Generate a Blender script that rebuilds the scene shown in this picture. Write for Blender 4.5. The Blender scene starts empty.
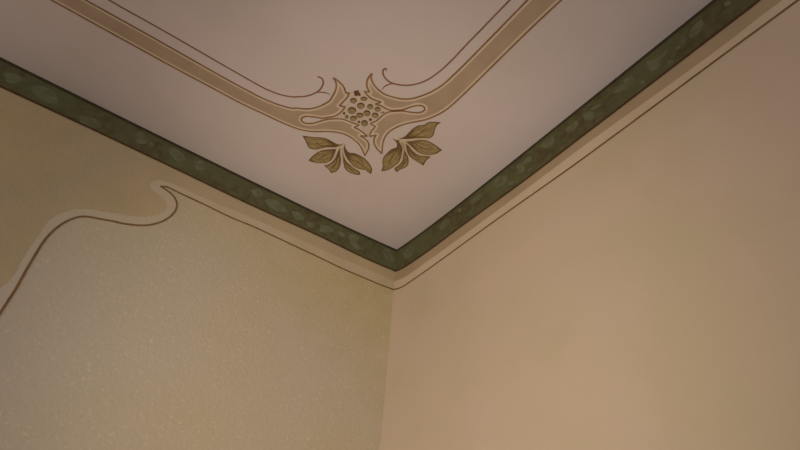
import bpy, bmesh, math
from mathutils import Matrix, Vector
from mathutils.geometry import tessellate_polygon, area_tri

# ------------------------------------------------------------------ camera, light, exposure
H = 3.0                                     # ceiling height of the room
LX, LY = 4.4, 4.2                           # room extent along the left and the right wall
SC = bpy.context.scene
COL = SC.collection
SC.view_settings.view_transform = 'Standard'
SC.view_settings.look = 'None'
SC.view_settings.gamma = 1.0
SC.view_settings.use_curve_mapping = False
SC.view_settings.exposure = 0.0

CR = [[-0.808691, 0.584941, 0.062145], [-0.426917, -0.510954, -0.746101], [-0.404673, -0.629896, 0.662926]]
CC = [0.951, 1.4669, 1.6451]
cam_data = bpy.data.cameras.new('camera')
cam_data.sensor_width = 36.0
cam_data.lens = 434.709 / 800 * 36.0
cam_data.clip_start = 0.02
cam = bpy.data.objects.new('camera', cam_data)
COL.objects.link(cam)
cam.matrix_world = Matrix(((CR[0][0], -CR[1][0], -CR[2][0], CC[0]),
                           (CR[0][1], -CR[1][1], -CR[2][1], CC[1]),
                           (CR[0][2], -CR[1][2], -CR[2][2], CC[2]),
                           (0, 0, 0, 1)))
SC.camera = cam

world = bpy.data.worlds.new('world')
SC.world = world
world.use_nodes = True
world.node_tree.nodes['Background'].inputs[0].default_value = (0.9, 0.82, 0.72, 1)
world.node_tree.nodes['Background'].inputs[1].default_value = 0.0


def area(name, loc, aim, sx, sy, power, color):
    d = bpy.data.lights.new(name, 'AREA')
    d.shape = 'RECTANGLE'
    d.size, d.size_y, d.energy, d.color = sx, sy, power, color
    o = bpy.data.objects.new(name, d)
    COL.objects.link(o)
    o.location = loc
    o.rotation_euler = (Vector(aim) - Vector(loc)).to_track_quat('-Z', 'Y').to_euler()
    return o


def spot(name, loc, aim, angle, blend, radius, power, color):
    d = bpy.data.lights.new(name, 'SPOT')
    d.spot_size, d.spot_blend, d.shadow_soft_size = math.radians(angle), blend, radius
    d.energy, d.color = power, color
    o = bpy.data.objects.new(name, d)
    COL.objects.link(o)
    o.location = loc
    o.rotation_euler = (Vector(aim) - Vector(loc)).to_track_quat('-Z', 'Y').to_euler()
    return o


area('unseen_area_light', (4.3, 1.0, 1.3), (0.0, 1.0, 1.6), 1.4, 1.6, 25.5, (1.05, 1.0, 0.94))  # unseen light added to brighten the right wall; no window built
area('unseen_area_light', (1.2, 4.1, 1.4), (1.0, 0.0, 1.6), 1.4, 1.6, 34, (0.89, 1.0, 1.20))  # unseen light added for the left wall, tinted cool to grey it
spot('vignette_spot', (1.5, 1.5, 1.3), (0.0, 0.15, 2.6), 75, 1.0, 0.15, 68, (1.08, 1.0, 0.88))  # added spot near the camera, its falloff imitates lens vignette

# ------------------------------------------------------------------ materials
def lin(c):
    return tuple((v / 255 / 12.92) if v / 255 <= 0.04045 else ((v / 255 + 0.055) / 1.055) ** 2.4 for v in c) + (1,)


def material(name, c1, c2=None, scale=6.0, lo=0.35, hi=0.65, rough=0.85, bump=0.0, bump_scale=150.0,
             c3=None, scale3=1.3, detail=6.0, shift=(0, 0, 0), fleck=None):
    """painted plaster: one colour broken up by one or two tone noises, with a fine surface relief"""
    m = bpy.data.materials.new(name)
    m.use_nodes = True
    nt = m.node_tree
    bs = nt.nodes['Principled BSDF']
    bs.inputs['Roughness'].default_value = rough
    bs.inputs['Specular IOR Level'].default_value = 0.25
    tc = nt.nodes.new('ShaderNodeTexCoord')

    def noise(sc, det, off=None):
        n = nt.nodes.new('ShaderNodeTexNoise')
        n.inputs['Scale'].default_value = sc
        n.inputs['Detail'].default_value = det
        if off:
            mp = nt.nodes.new('ShaderNodeMapping')
            mp.inputs['Location'].default_value = off
            nt.links.new(tc.outputs['Object'], mp.inputs['Vector'])
            nt.links.new(mp.outputs['Vector'], n.inputs['Vector'])
        else:
            nt.links.new(tc.outputs['Object'], n.inputs['Vector'])
        return n

    def ramp(n, a, b):
        r = nt.nodes.new('ShaderNodeMapRange')
        r.inputs['From Min'].default_value = a
        r.inputs['From Max'].default_value = b
        nt.links.new(n.outputs['Fac'], r.inputs['Value'])
        return r.outputs['Result']

    def mix(fac, a, b):
        x = nt.nodes.new('ShaderNodeMix')
        x.data_type = 'RGBA'
        nt.links.new(fac, x.inputs['Factor'])
        for s, v in ((x.inputs[6], a), (x.inputs[7], b)):
            if isinstance(v, tuple):
                s.default_value = v
            else:
                nt.links.new(v, s)
        return x.outputs[2]

    col = lin(c1)
    if c2:
        col = mix(ramp(noise(scale, detail), lo, hi), col, lin(c2))
    if c3:
        col = mix(ramp(noise(scale3, 3.0, shift), 0.4, 0.7), col, lin(c3))
    if fleck:                                   # pale grains showing through the wash
        col = mix(ramp(noise(95.0, 2.0), 0.62, 0.8), col, lin(fleck))
    if isinstance(col, tuple):
        bs.inputs['Base Color'].default_value = col
    else:
        nt.links.new(col, bs.inputs['Base Color'])
    if bump:
        b = nt.nodes.new('ShaderNodeBump')
        b.inputs['Strength'].default_value = bump
        b.inputs['Distance'].default_value = 0.004
        nt.links.new(noise(bump_scale, 5.0).outputs['Fac'], b.inputs['Height'])
        nt.links.new(b.outputs['Normal'], bs.inputs['Normal'])
    return m


M = {
    'ceiling': material('ceiling_paint', (209, 190, 180), (201, 184, 170), 2.5, rough=0.9, bump=0.05, bump_scale=60),
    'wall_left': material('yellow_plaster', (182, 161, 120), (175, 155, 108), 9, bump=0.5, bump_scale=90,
                          c3=(178, 161, 137), scale3=0.8, shift=(21.77, 2.1, 63.4), fleck=(196, 177, 148)),  # ochre blotches; grey shifted lower left also paints in cooler daylight
    'wall_right': material('smooth_plaster', (198, 173, 147), (191, 170, 138), 3, bump=0.12, bump_scale=50),
    'wall_plain': material('plain_plaster', (190, 184, 176)),
    'floor': material('wooden_floor', (120, 88, 60), (100, 72, 48), 8),
    'green': material('green_marbling', (91, 85, 53), (79, 69, 41), 34, lo=0.4, hi=0.62, c3=(90, 90, 56), scale3=7, detail=9),
    'sage': material('sage_marbling', (90, 86, 56), (106, 106, 76), 26, lo=0.3, hi=0.6, detail=8),
    'green_edge': material('green_border_edge', (84, 56, 26), (70, 50, 26), 40),
    'green_dark': material('dark_green_edge', (56, 46, 26), (64, 56, 32), 30),
    'tan_left': material('tan_frieze_paint', (178, 153, 113), (169, 147, 106), 7, bump=0.45, bump_scale=90, c3=(167, 147, 119), scale3=2.2),
    'cream_left': material('cream_frieze_paint', (185, 163, 129), (178, 157, 118), 9, bump=0.45, bump_scale=90, c3=(181, 164, 140), scale3=0.8, shift=(21.77, 2.1, 63.4)),  # same grey offset as the wall, cooler daylight partly painted in
    'tan_right': material('tan_band_paint', (170, 145, 112), (163, 139, 107), 6, bump=0.12, bump_scale=50),
    'cream_right': material('cream_band_paint', (201, 177, 147), (195, 171, 139), 6, bump=0.12, bump_scale=50),
    'brown': material('brown_line_paint', (126, 92, 54), (112, 82, 46), 20),
    'brown_red': material('red_brown_line_paint', (142, 100, 72), (128, 87, 60), 20),
    'brown_scroll': material('brown_outline_paint', (149, 111, 72), (132, 95, 58), 20),
    'cream': material('cream_scroll_paint', (210, 187, 161), (203, 180, 153), 12),
    'cream_stem': material('cream_stem_paint', (210, 186, 150), (200, 178, 140), 12),
    'tan': material('tan_scroll_paint', (178, 152, 124), (169, 143, 115), 10),
    'leaf_edge': material('leaf_edge_paint', (104, 78, 46), (116, 90, 54), 40),
    'leaf_dark': material('leaf_dark_paint', (112, 86, 50), (100, 74, 42), 40),
    'leaf_mid': material('leaf_middle_paint', (138, 113, 69), (125, 98, 58), 45),
    'leaf_light': material('leaf_light_paint', (165, 143, 97), (149, 124, 78), 45),
    'leaf_vein': material('leaf_vein_paint', (98, 72, 40), (90, 64, 36), 40),
    'leaf_stroke': material('leaf_stroke_paint', (112, 87, 47), (103, 78, 42), 40),
    'cream_ground': material('cream_ground_paint', (202, 181, 160), (196, 174, 152), 10),
    'stalk': material('stalk_paint', (110, 76, 48), (100, 68, 42), 30),
    'berry_dark': material('berry_shade_paint', (101, 75, 45), (91, 66, 39), 50),
    'berry': material('berry_paint', (158, 135, 94), (141, 118, 79), 45),
}

DATA = {
 "L_outline":[[2.2912,0.3911],[1.4913,0.4037],[1.3284,0.4081],[1.0646,0.4118],[1.0087,0.4136],[0.9361,0.4173],[0.9171,0.4188],[0.8976,0.4216],[0.8745,0.426],[0.8517,0.4317],[0.8286,0.4393],[0.8169,0.4439],[0.8102,0.4471],[0.8046,0.4508],[0.7972,0.4578],[0.7944,0.4601],[0.7762,0.4707],[0.7694,0.4753],[0.7633,0.48],[0.7522,0.4903],[0.747,0.4963],[0.742,0.5029],[0.7374,0.5099],[0.731,0.5207],[0.7235,0.5358],[0.716,0.5549],[0.7139,0.5625],[0.7134,0.5663],[0.7134,0.57],[0.7145,0.5815],[0.7158,0.6029],[0.7173,0.6112],[0.721,0.6228],[0.7243,0.6301],[0.7263,0.6334],[0.7312,0.6397],[0.7373,0.6447],[0.7408,0.6467],[0.7482,0.6499],[0.7367,0.6506],[0.7292,0.6501],[0.7219,0.6489],[0.7109,0.6459],[0.7034,0.643],[0.7,0.6411],[0.697,0.6389],[0.6894,0.6315],[0.6835,0.627],[0.6743,0.6325],[0.6718,0.6242],[0.671,0.6198],[0.6707,0.6125],[0.6718,0.5972],[0.6739,0.5823],[0.6758,0.5652],[0.6571,0.5765],[0.6564,0.5617],[0.6568,0.5541],[0.6579,0.5463],[0.6603,0.5346],[0.6637,0.5237],[0.6668,0.517],[0.6688,0.5138],[0.6735,0.5079],[0.6843,0.4965],[0.694,0.485],[0.6995,0.4799],[0.7026,0.4776],[0.7269,0.4651],[0.7448,0.4546],[0.7515,0.4493],[0.7567,0.4432],[0.7587,0.4399],[0.7601,0.4363],[0.7608,0.4325],[0.7609,0.4289],[0.7601,0.4254],[0.7583,0.4224],[0.7559,0.4199],[0.7528,0.4183],[0.7495,0.4175],[0.746,0.4176],[0.7425,0.4183],[0.7391,0.4195],[0.7327,0.423],[0.724,0.4301],[0.7159,0.4382],[0.7109,0.4443],[0.6931,0.4723],[0.6885,0.4788],[0.6812,0.4877],[0.673,0.4962],[0.6639,0.5045],[0.6514,0.5146],[0.6451,0.5191],[0.6386,0.5226],[0.6283,0.5265],[0.6025,0.5322],[0.5745,0.5402],[0.5843,0.5186],[0.5701,0.5209],[0.5591,0.5212],[0.544,0.5202],[0.5213,0.5159],[0.5458,0.4997],[0.5338,0.5005],[0.5298,0.5004],[0.5212,0.4993],[0.5169,0.4983],[0.5128,0.4969],[0.5062,0.4938],[0.5,0.4897],[0.4972,0.4871],[0.4929,0.4809],[0.4857,0.4662],[0.4784,0.4281],[0.4958,0.443],[0.5081,0.4523],[0.5179,0.4585],[0.5288,0.4633],[0.5365,0.4657],[0.5444,0.4676],[0.56,0.4702],[0.5755,0.4711],[0.5833,0.4708],[0.5911,0.4699],[0.5987,0.4683],[0.6095,0.4647],[0.6202,0.4598],[0.6345,0.4522],[0.6452,0.4455],[0.6586,0.4361],[0.6926,0.4077],[0.7053,0.3986],[0.7153,0.3928],[0.7255,0.3876],[0.7359,0.3831],[0.7466,0.3794],[0.7615,0.3751],[0.7762,0.3719],[0.7963,0.3683],[0.8164,0.3653],[0.8395,0.3627],[0.8923,0.3576],[0.9514,0.3509],[0.9833,0.3484],[1.0106,0.3474],[1.0753,0.3458],[1.1788,0.342],[1.2425,0.3405],[1.3706,0.3387],[1.5797,0.3365],[2.3796,0.3239]],
 "L_cream":[[[0.4804,0.4304],[0.4797,0.4309],[0.4796,0.4324],[0.4859,0.4654],[0.4931,0.4804],[0.4972,0.4864],[0.5003,0.4894],[0.5059,0.4932],[0.5119,0.4961],[0.5179,0.4981],[0.5299,0.5],[0.5449,0.4994],[0.5459,0.4999],[0.5235,0.5149],[0.5254,0.5162],[0.5434,0.5196],[0.5599,0.5208],[0.5689,0.5206],[0.5839,0.5185],[0.5844,0.5194],[0.5762,0.5374],[0.5758,0.5389],[0.5764,0.5392],[0.6019,0.5319],[0.6289,0.5259],[0.6379,0.5225],[0.6454,0.5184],[0.6543,0.5119],[0.6664,0.5018],[0.6748,0.4939],[0.6814,0.4869],[0.6922,0.4729],[0.7104,0.4444],[0.7159,0.4377],[0.7242,0.4294],[0.7295,0.4249],[0.7354,0.4209],[0.7429,0.4178],[0.7459,0.4172],[0.7504,0.4173],[0.7534,0.4181],[0.7564,0.4199],[0.7584,0.4219],[0.7602,0.4249],[0.7613,0.4294],[0.7612,0.4324],[0.7603,0.4369],[0.7591,0.4399],[0.7564,0.4443],[0.7519,0.4494],[0.7444,0.4553],[0.7272,0.4654],[0.7039,0.4774],[0.6994,0.4805],[0.6947,0.4849],[0.6845,0.4969],[0.6719,0.5104],[0.6669,0.5179],[0.6641,0.5239],[0.6608,0.5344],[0.6588,0.5434],[0.6572,0.5539],[0.6568,0.5644],[0.6575,0.5749],[0.6589,0.575],[0.6754,0.565],[0.6761,0.5659],[0.6722,0.5974],[0.6711,0.6124],[0.6714,0.6199],[0.6741,0.6304],[0.6754,0.6314],[0.6829,0.6268],[0.6844,0.6271],[0.6904,0.6318],[0.6979,0.639],[0.7039,0.6428],[0.7114,0.6457],[0.7219,0.6485],[0.7294,0.6498],[0.7369,0.6502],[0.742,0.6499],[0.7429,0.6496],[0.7436,0.6484],[0.7377,0.6454],[0.7339,0.6427],[0.7279,0.6364],[0.7226,0.6274],[0.7181,0.6154],[0.7153,0.6019],[0.713,0.5689],[0.7135,0.5629],[0.7145,0.5584],[0.7199,0.5434],[0.7273,0.5269],[0.7369,0.5099],[0.7426,0.5014],[0.7485,0.4939],[0.754,0.4879],[0.7605,0.4819],[0.7729,0.4723],[0.7939,0.4599],[0.8044,0.4504],[0.8074,0.4483],[0.8134,0.445],[0.8209,0.4418],[0.8404,0.4347],[0.8584,0.4295],[0.8794,0.4246],[0.9049,0.42],[0.9289,0.4173],[0.9994,0.4136],[1.0504,0.4118],[1.3204,0.4079],[1.4914,0.4033],[1.9579,0.396],[2.2909,0.3907],[2.2924,0.3897],[2.2939,0.3896],[2.2984,0.3851],[2.2999,0.3851],[2.3044,0.3806],[2.3059,0.3806],[2.3119,0.3746],[2.3134,0.3746],[2.3179,0.3701],[2.3194,0.3701],[2.3239,0.3656],[2.3254,0.3656],[2.3299,0.3611],[2.3314,0.3611],[2.3359,0.3566],[2.3374,0.3566],[2.3419,0.3521],[2.3434,0.3521],[2.3494,0.3461],[2.3509,0.3461],[2.3554,0.3416],[2.3569,0.3416],[2.3614,0.3371],[2.3629,0.3371],[2.3674,0.3325],[2.3689,0.3325],[2.3734,0.3279],[2.3749,0.3279],[2.377,0.3259],[2.3779,0.3243],[1.5799,0.3369],[1.3519,0.3393],[1.2034,0.3417],[1.0714,0.3464],[1.0024,0.348],[0.9709,0.3496],[0.9484,0.3516],[0.8929,0.358],[0.8239,0.3648],[0.7969,0.3686],[0.7729,0.373],[0.7579,0.3765],[0.7429,0.381],[0.7303,0.3859],[0.7189,0.3913],[0.7084,0.3972],[0.6984,0.4039],[0.6874,0.4125],[0.6589,0.4363],[0.6484,0.4438],[0.6379,0.4506],[0.6244,0.4582],[0.6094,0.4651],[0.5989,0.4686],[0.5869,0.4709],[0.5749,0.4715],[0.5599,0.4706],[0.5434,0.4678],[0.5284,0.4635],[0.5179,0.4589],[0.5089,0.4533],[0.4954,0.4432]]],
 "L_fill":[[[0.4954,0.456],[0.4948,0.4579],[0.4956,0.4624],[0.5006,0.4729],[0.5044,0.4792],[0.5089,0.4832],[0.5164,0.487],[0.5239,0.4891],[0.5314,0.49],[0.5464,0.4892],[0.5494,0.4899],[0.5539,0.4931],[0.5553,0.4954],[0.5562,0.4984],[0.5561,0.5014],[0.5552,0.5044],[0.5529,0.5074],[0.5509,0.5089],[0.5524,0.5101],[0.5659,0.5107],[0.5839,0.5081],[0.5869,0.5084],[0.5909,0.5104],[0.5934,0.5134],[0.5948,0.5179],[0.5941,0.5224],[0.5944,0.523],[0.5959,0.5231],[0.6214,0.5175],[0.6319,0.5141],[0.6415,0.5089],[0.653,0.4999],[0.6664,0.488],[0.6775,0.4759],[0.6861,0.4639],[0.7002,0.4414],[0.7071,0.4324],[0.7174,0.4219],[0.7268,0.4144],[0.7354,0.4097],[0.7399,0.4082],[0.7459,0.4071],[0.7504,0.4071],[0.7549,0.408],[0.7624,0.4117],[0.7666,0.4159],[0.7693,0.4204],[0.7713,0.4279],[0.7713,0.4339],[0.7704,0.4384],[0.7682,0.4444],[0.7654,0.4492],[0.7592,0.4564],[0.7504,0.4634],[0.7324,0.4741],[0.711,0.4849],[0.7039,0.49],[0.6777,0.5194],[0.6732,0.5284],[0.6694,0.5419],[0.6671,0.5569],[0.6679,0.5577],[0.6739,0.5549],[0.6784,0.555],[0.6829,0.5575],[0.6848,0.5599],[0.686,0.5629],[0.6861,0.5674],[0.6819,0.6019],[0.6814,0.6161],[0.6859,0.6167],[0.6889,0.618],[0.6964,0.6236],[0.7054,0.632],[0.7099,0.6344],[0.7144,0.6358],[0.715,0.6349],[0.7116,0.6274],[0.7084,0.6184],[0.7055,0.6049],[0.7029,0.5704],[0.7035,0.5614],[0.7079,0.5464],[0.7174,0.5241],[0.7266,0.5074],[0.7367,0.4924],[0.7472,0.4804],[0.7594,0.4697],[0.7699,0.4622],[0.7879,0.4518],[0.7984,0.4423],[0.8059,0.4375],[0.8209,0.4309],[0.8419,0.4237],[0.8599,0.4187],[0.8839,0.4134],[0.9079,0.4094],[0.9304,0.4071],[1.0009,0.4035],[1.0534,0.4016],[1.3174,0.3978],[1.4914,0.3932],[2.0149,0.385],[2.2909,0.3806],[2.2954,0.3815],[2.2999,0.3844],[2.3044,0.3802],[2.3059,0.3802],[2.3119,0.3743],[2.3134,0.3744],[2.3179,0.3699],[2.3194,0.3699],[2.3239,0.3654],[2.3254,0.3654],[2.3299,0.3609],[2.3314,0.3609],[2.3359,0.3564],[2.3374,0.3564],[2.3419,0.3518],[2.3434,0.3518],[2.3494,0.3457],[2.3509,0.3457],[2.3554,0.3411],[2.3569,0.3411],[2.3614,0.3365],[2.3629,0.3365],[2.3644,0.3346],[1.5799,0.347],[1.2424,0.351],[1.1794,0.3525],[1.0759,0.3563],[0.9874,0.3588],[0.9529,0.3613],[0.8944,0.368],[0.8179,0.3757],[0.7789,0.382],[0.7639,0.3854],[0.7504,0.3892],[0.7294,0.3974],[0.7099,0.4082],[0.6964,0.4182],[0.6649,0.4445],[0.6514,0.454],[0.6394,0.4614],[0.6169,0.473],[0.6064,0.4769],[0.5959,0.4797],[0.5839,0.4813],[0.5674,0.4814],[0.5539,0.48],[0.5389,0.4771],[0.5254,0.4732],[0.5164,0.4695],[0.5059,0.4635]]],
 "L_tendril":[[2.431,0.436],[1.4311,0.4495],[1.3905,0.4496],[1.3757,0.4501],[1.3318,0.4523],[1.228,0.4551],[1.0778,0.4573],[0.9618,0.4597],[0.936,0.4608],[0.9203,0.4621],[0.9007,0.465],[0.8819,0.4693],[0.8727,0.472],[0.8636,0.4752],[0.8547,0.4787],[0.8457,0.4828],[0.8312,0.4907],[0.8228,0.4961],[0.8199,0.4983],[0.8144,0.5038],[0.8,0.5157],[0.796,0.5194],[0.7889,0.5271],[0.7829,0.5354],[0.7773,0.5442],[0.7721,0.5533],[0.7678,0.5626],[0.7646,0.572],[0.7636,0.5768],[0.7625,0.5864],[0.7625,0.5913],[0.7634,0.6014],[0.7645,0.6064],[0.7662,0.611],[0.7684,0.6152],[0.7713,0.6188],[0.7749,0.6215],[0.7791,0.623],[0.7836,0.6229],[0.7882,0.6215],[0.7926,0.6191]],
 "L_tendril_b":[[0.7661,0.5655],[0.7626,0.5681],[0.759,0.5708],[0.7555,0.5734],[0.752,0.5758],[0.7486,0.578],[0.7453,0.5799],[0.7421,0.5815],[0.739,0.5829],[0.7357,0.584],[0.7317,0.5848],[0.7276,0.5851],[0.7236,0.5855]],
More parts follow.
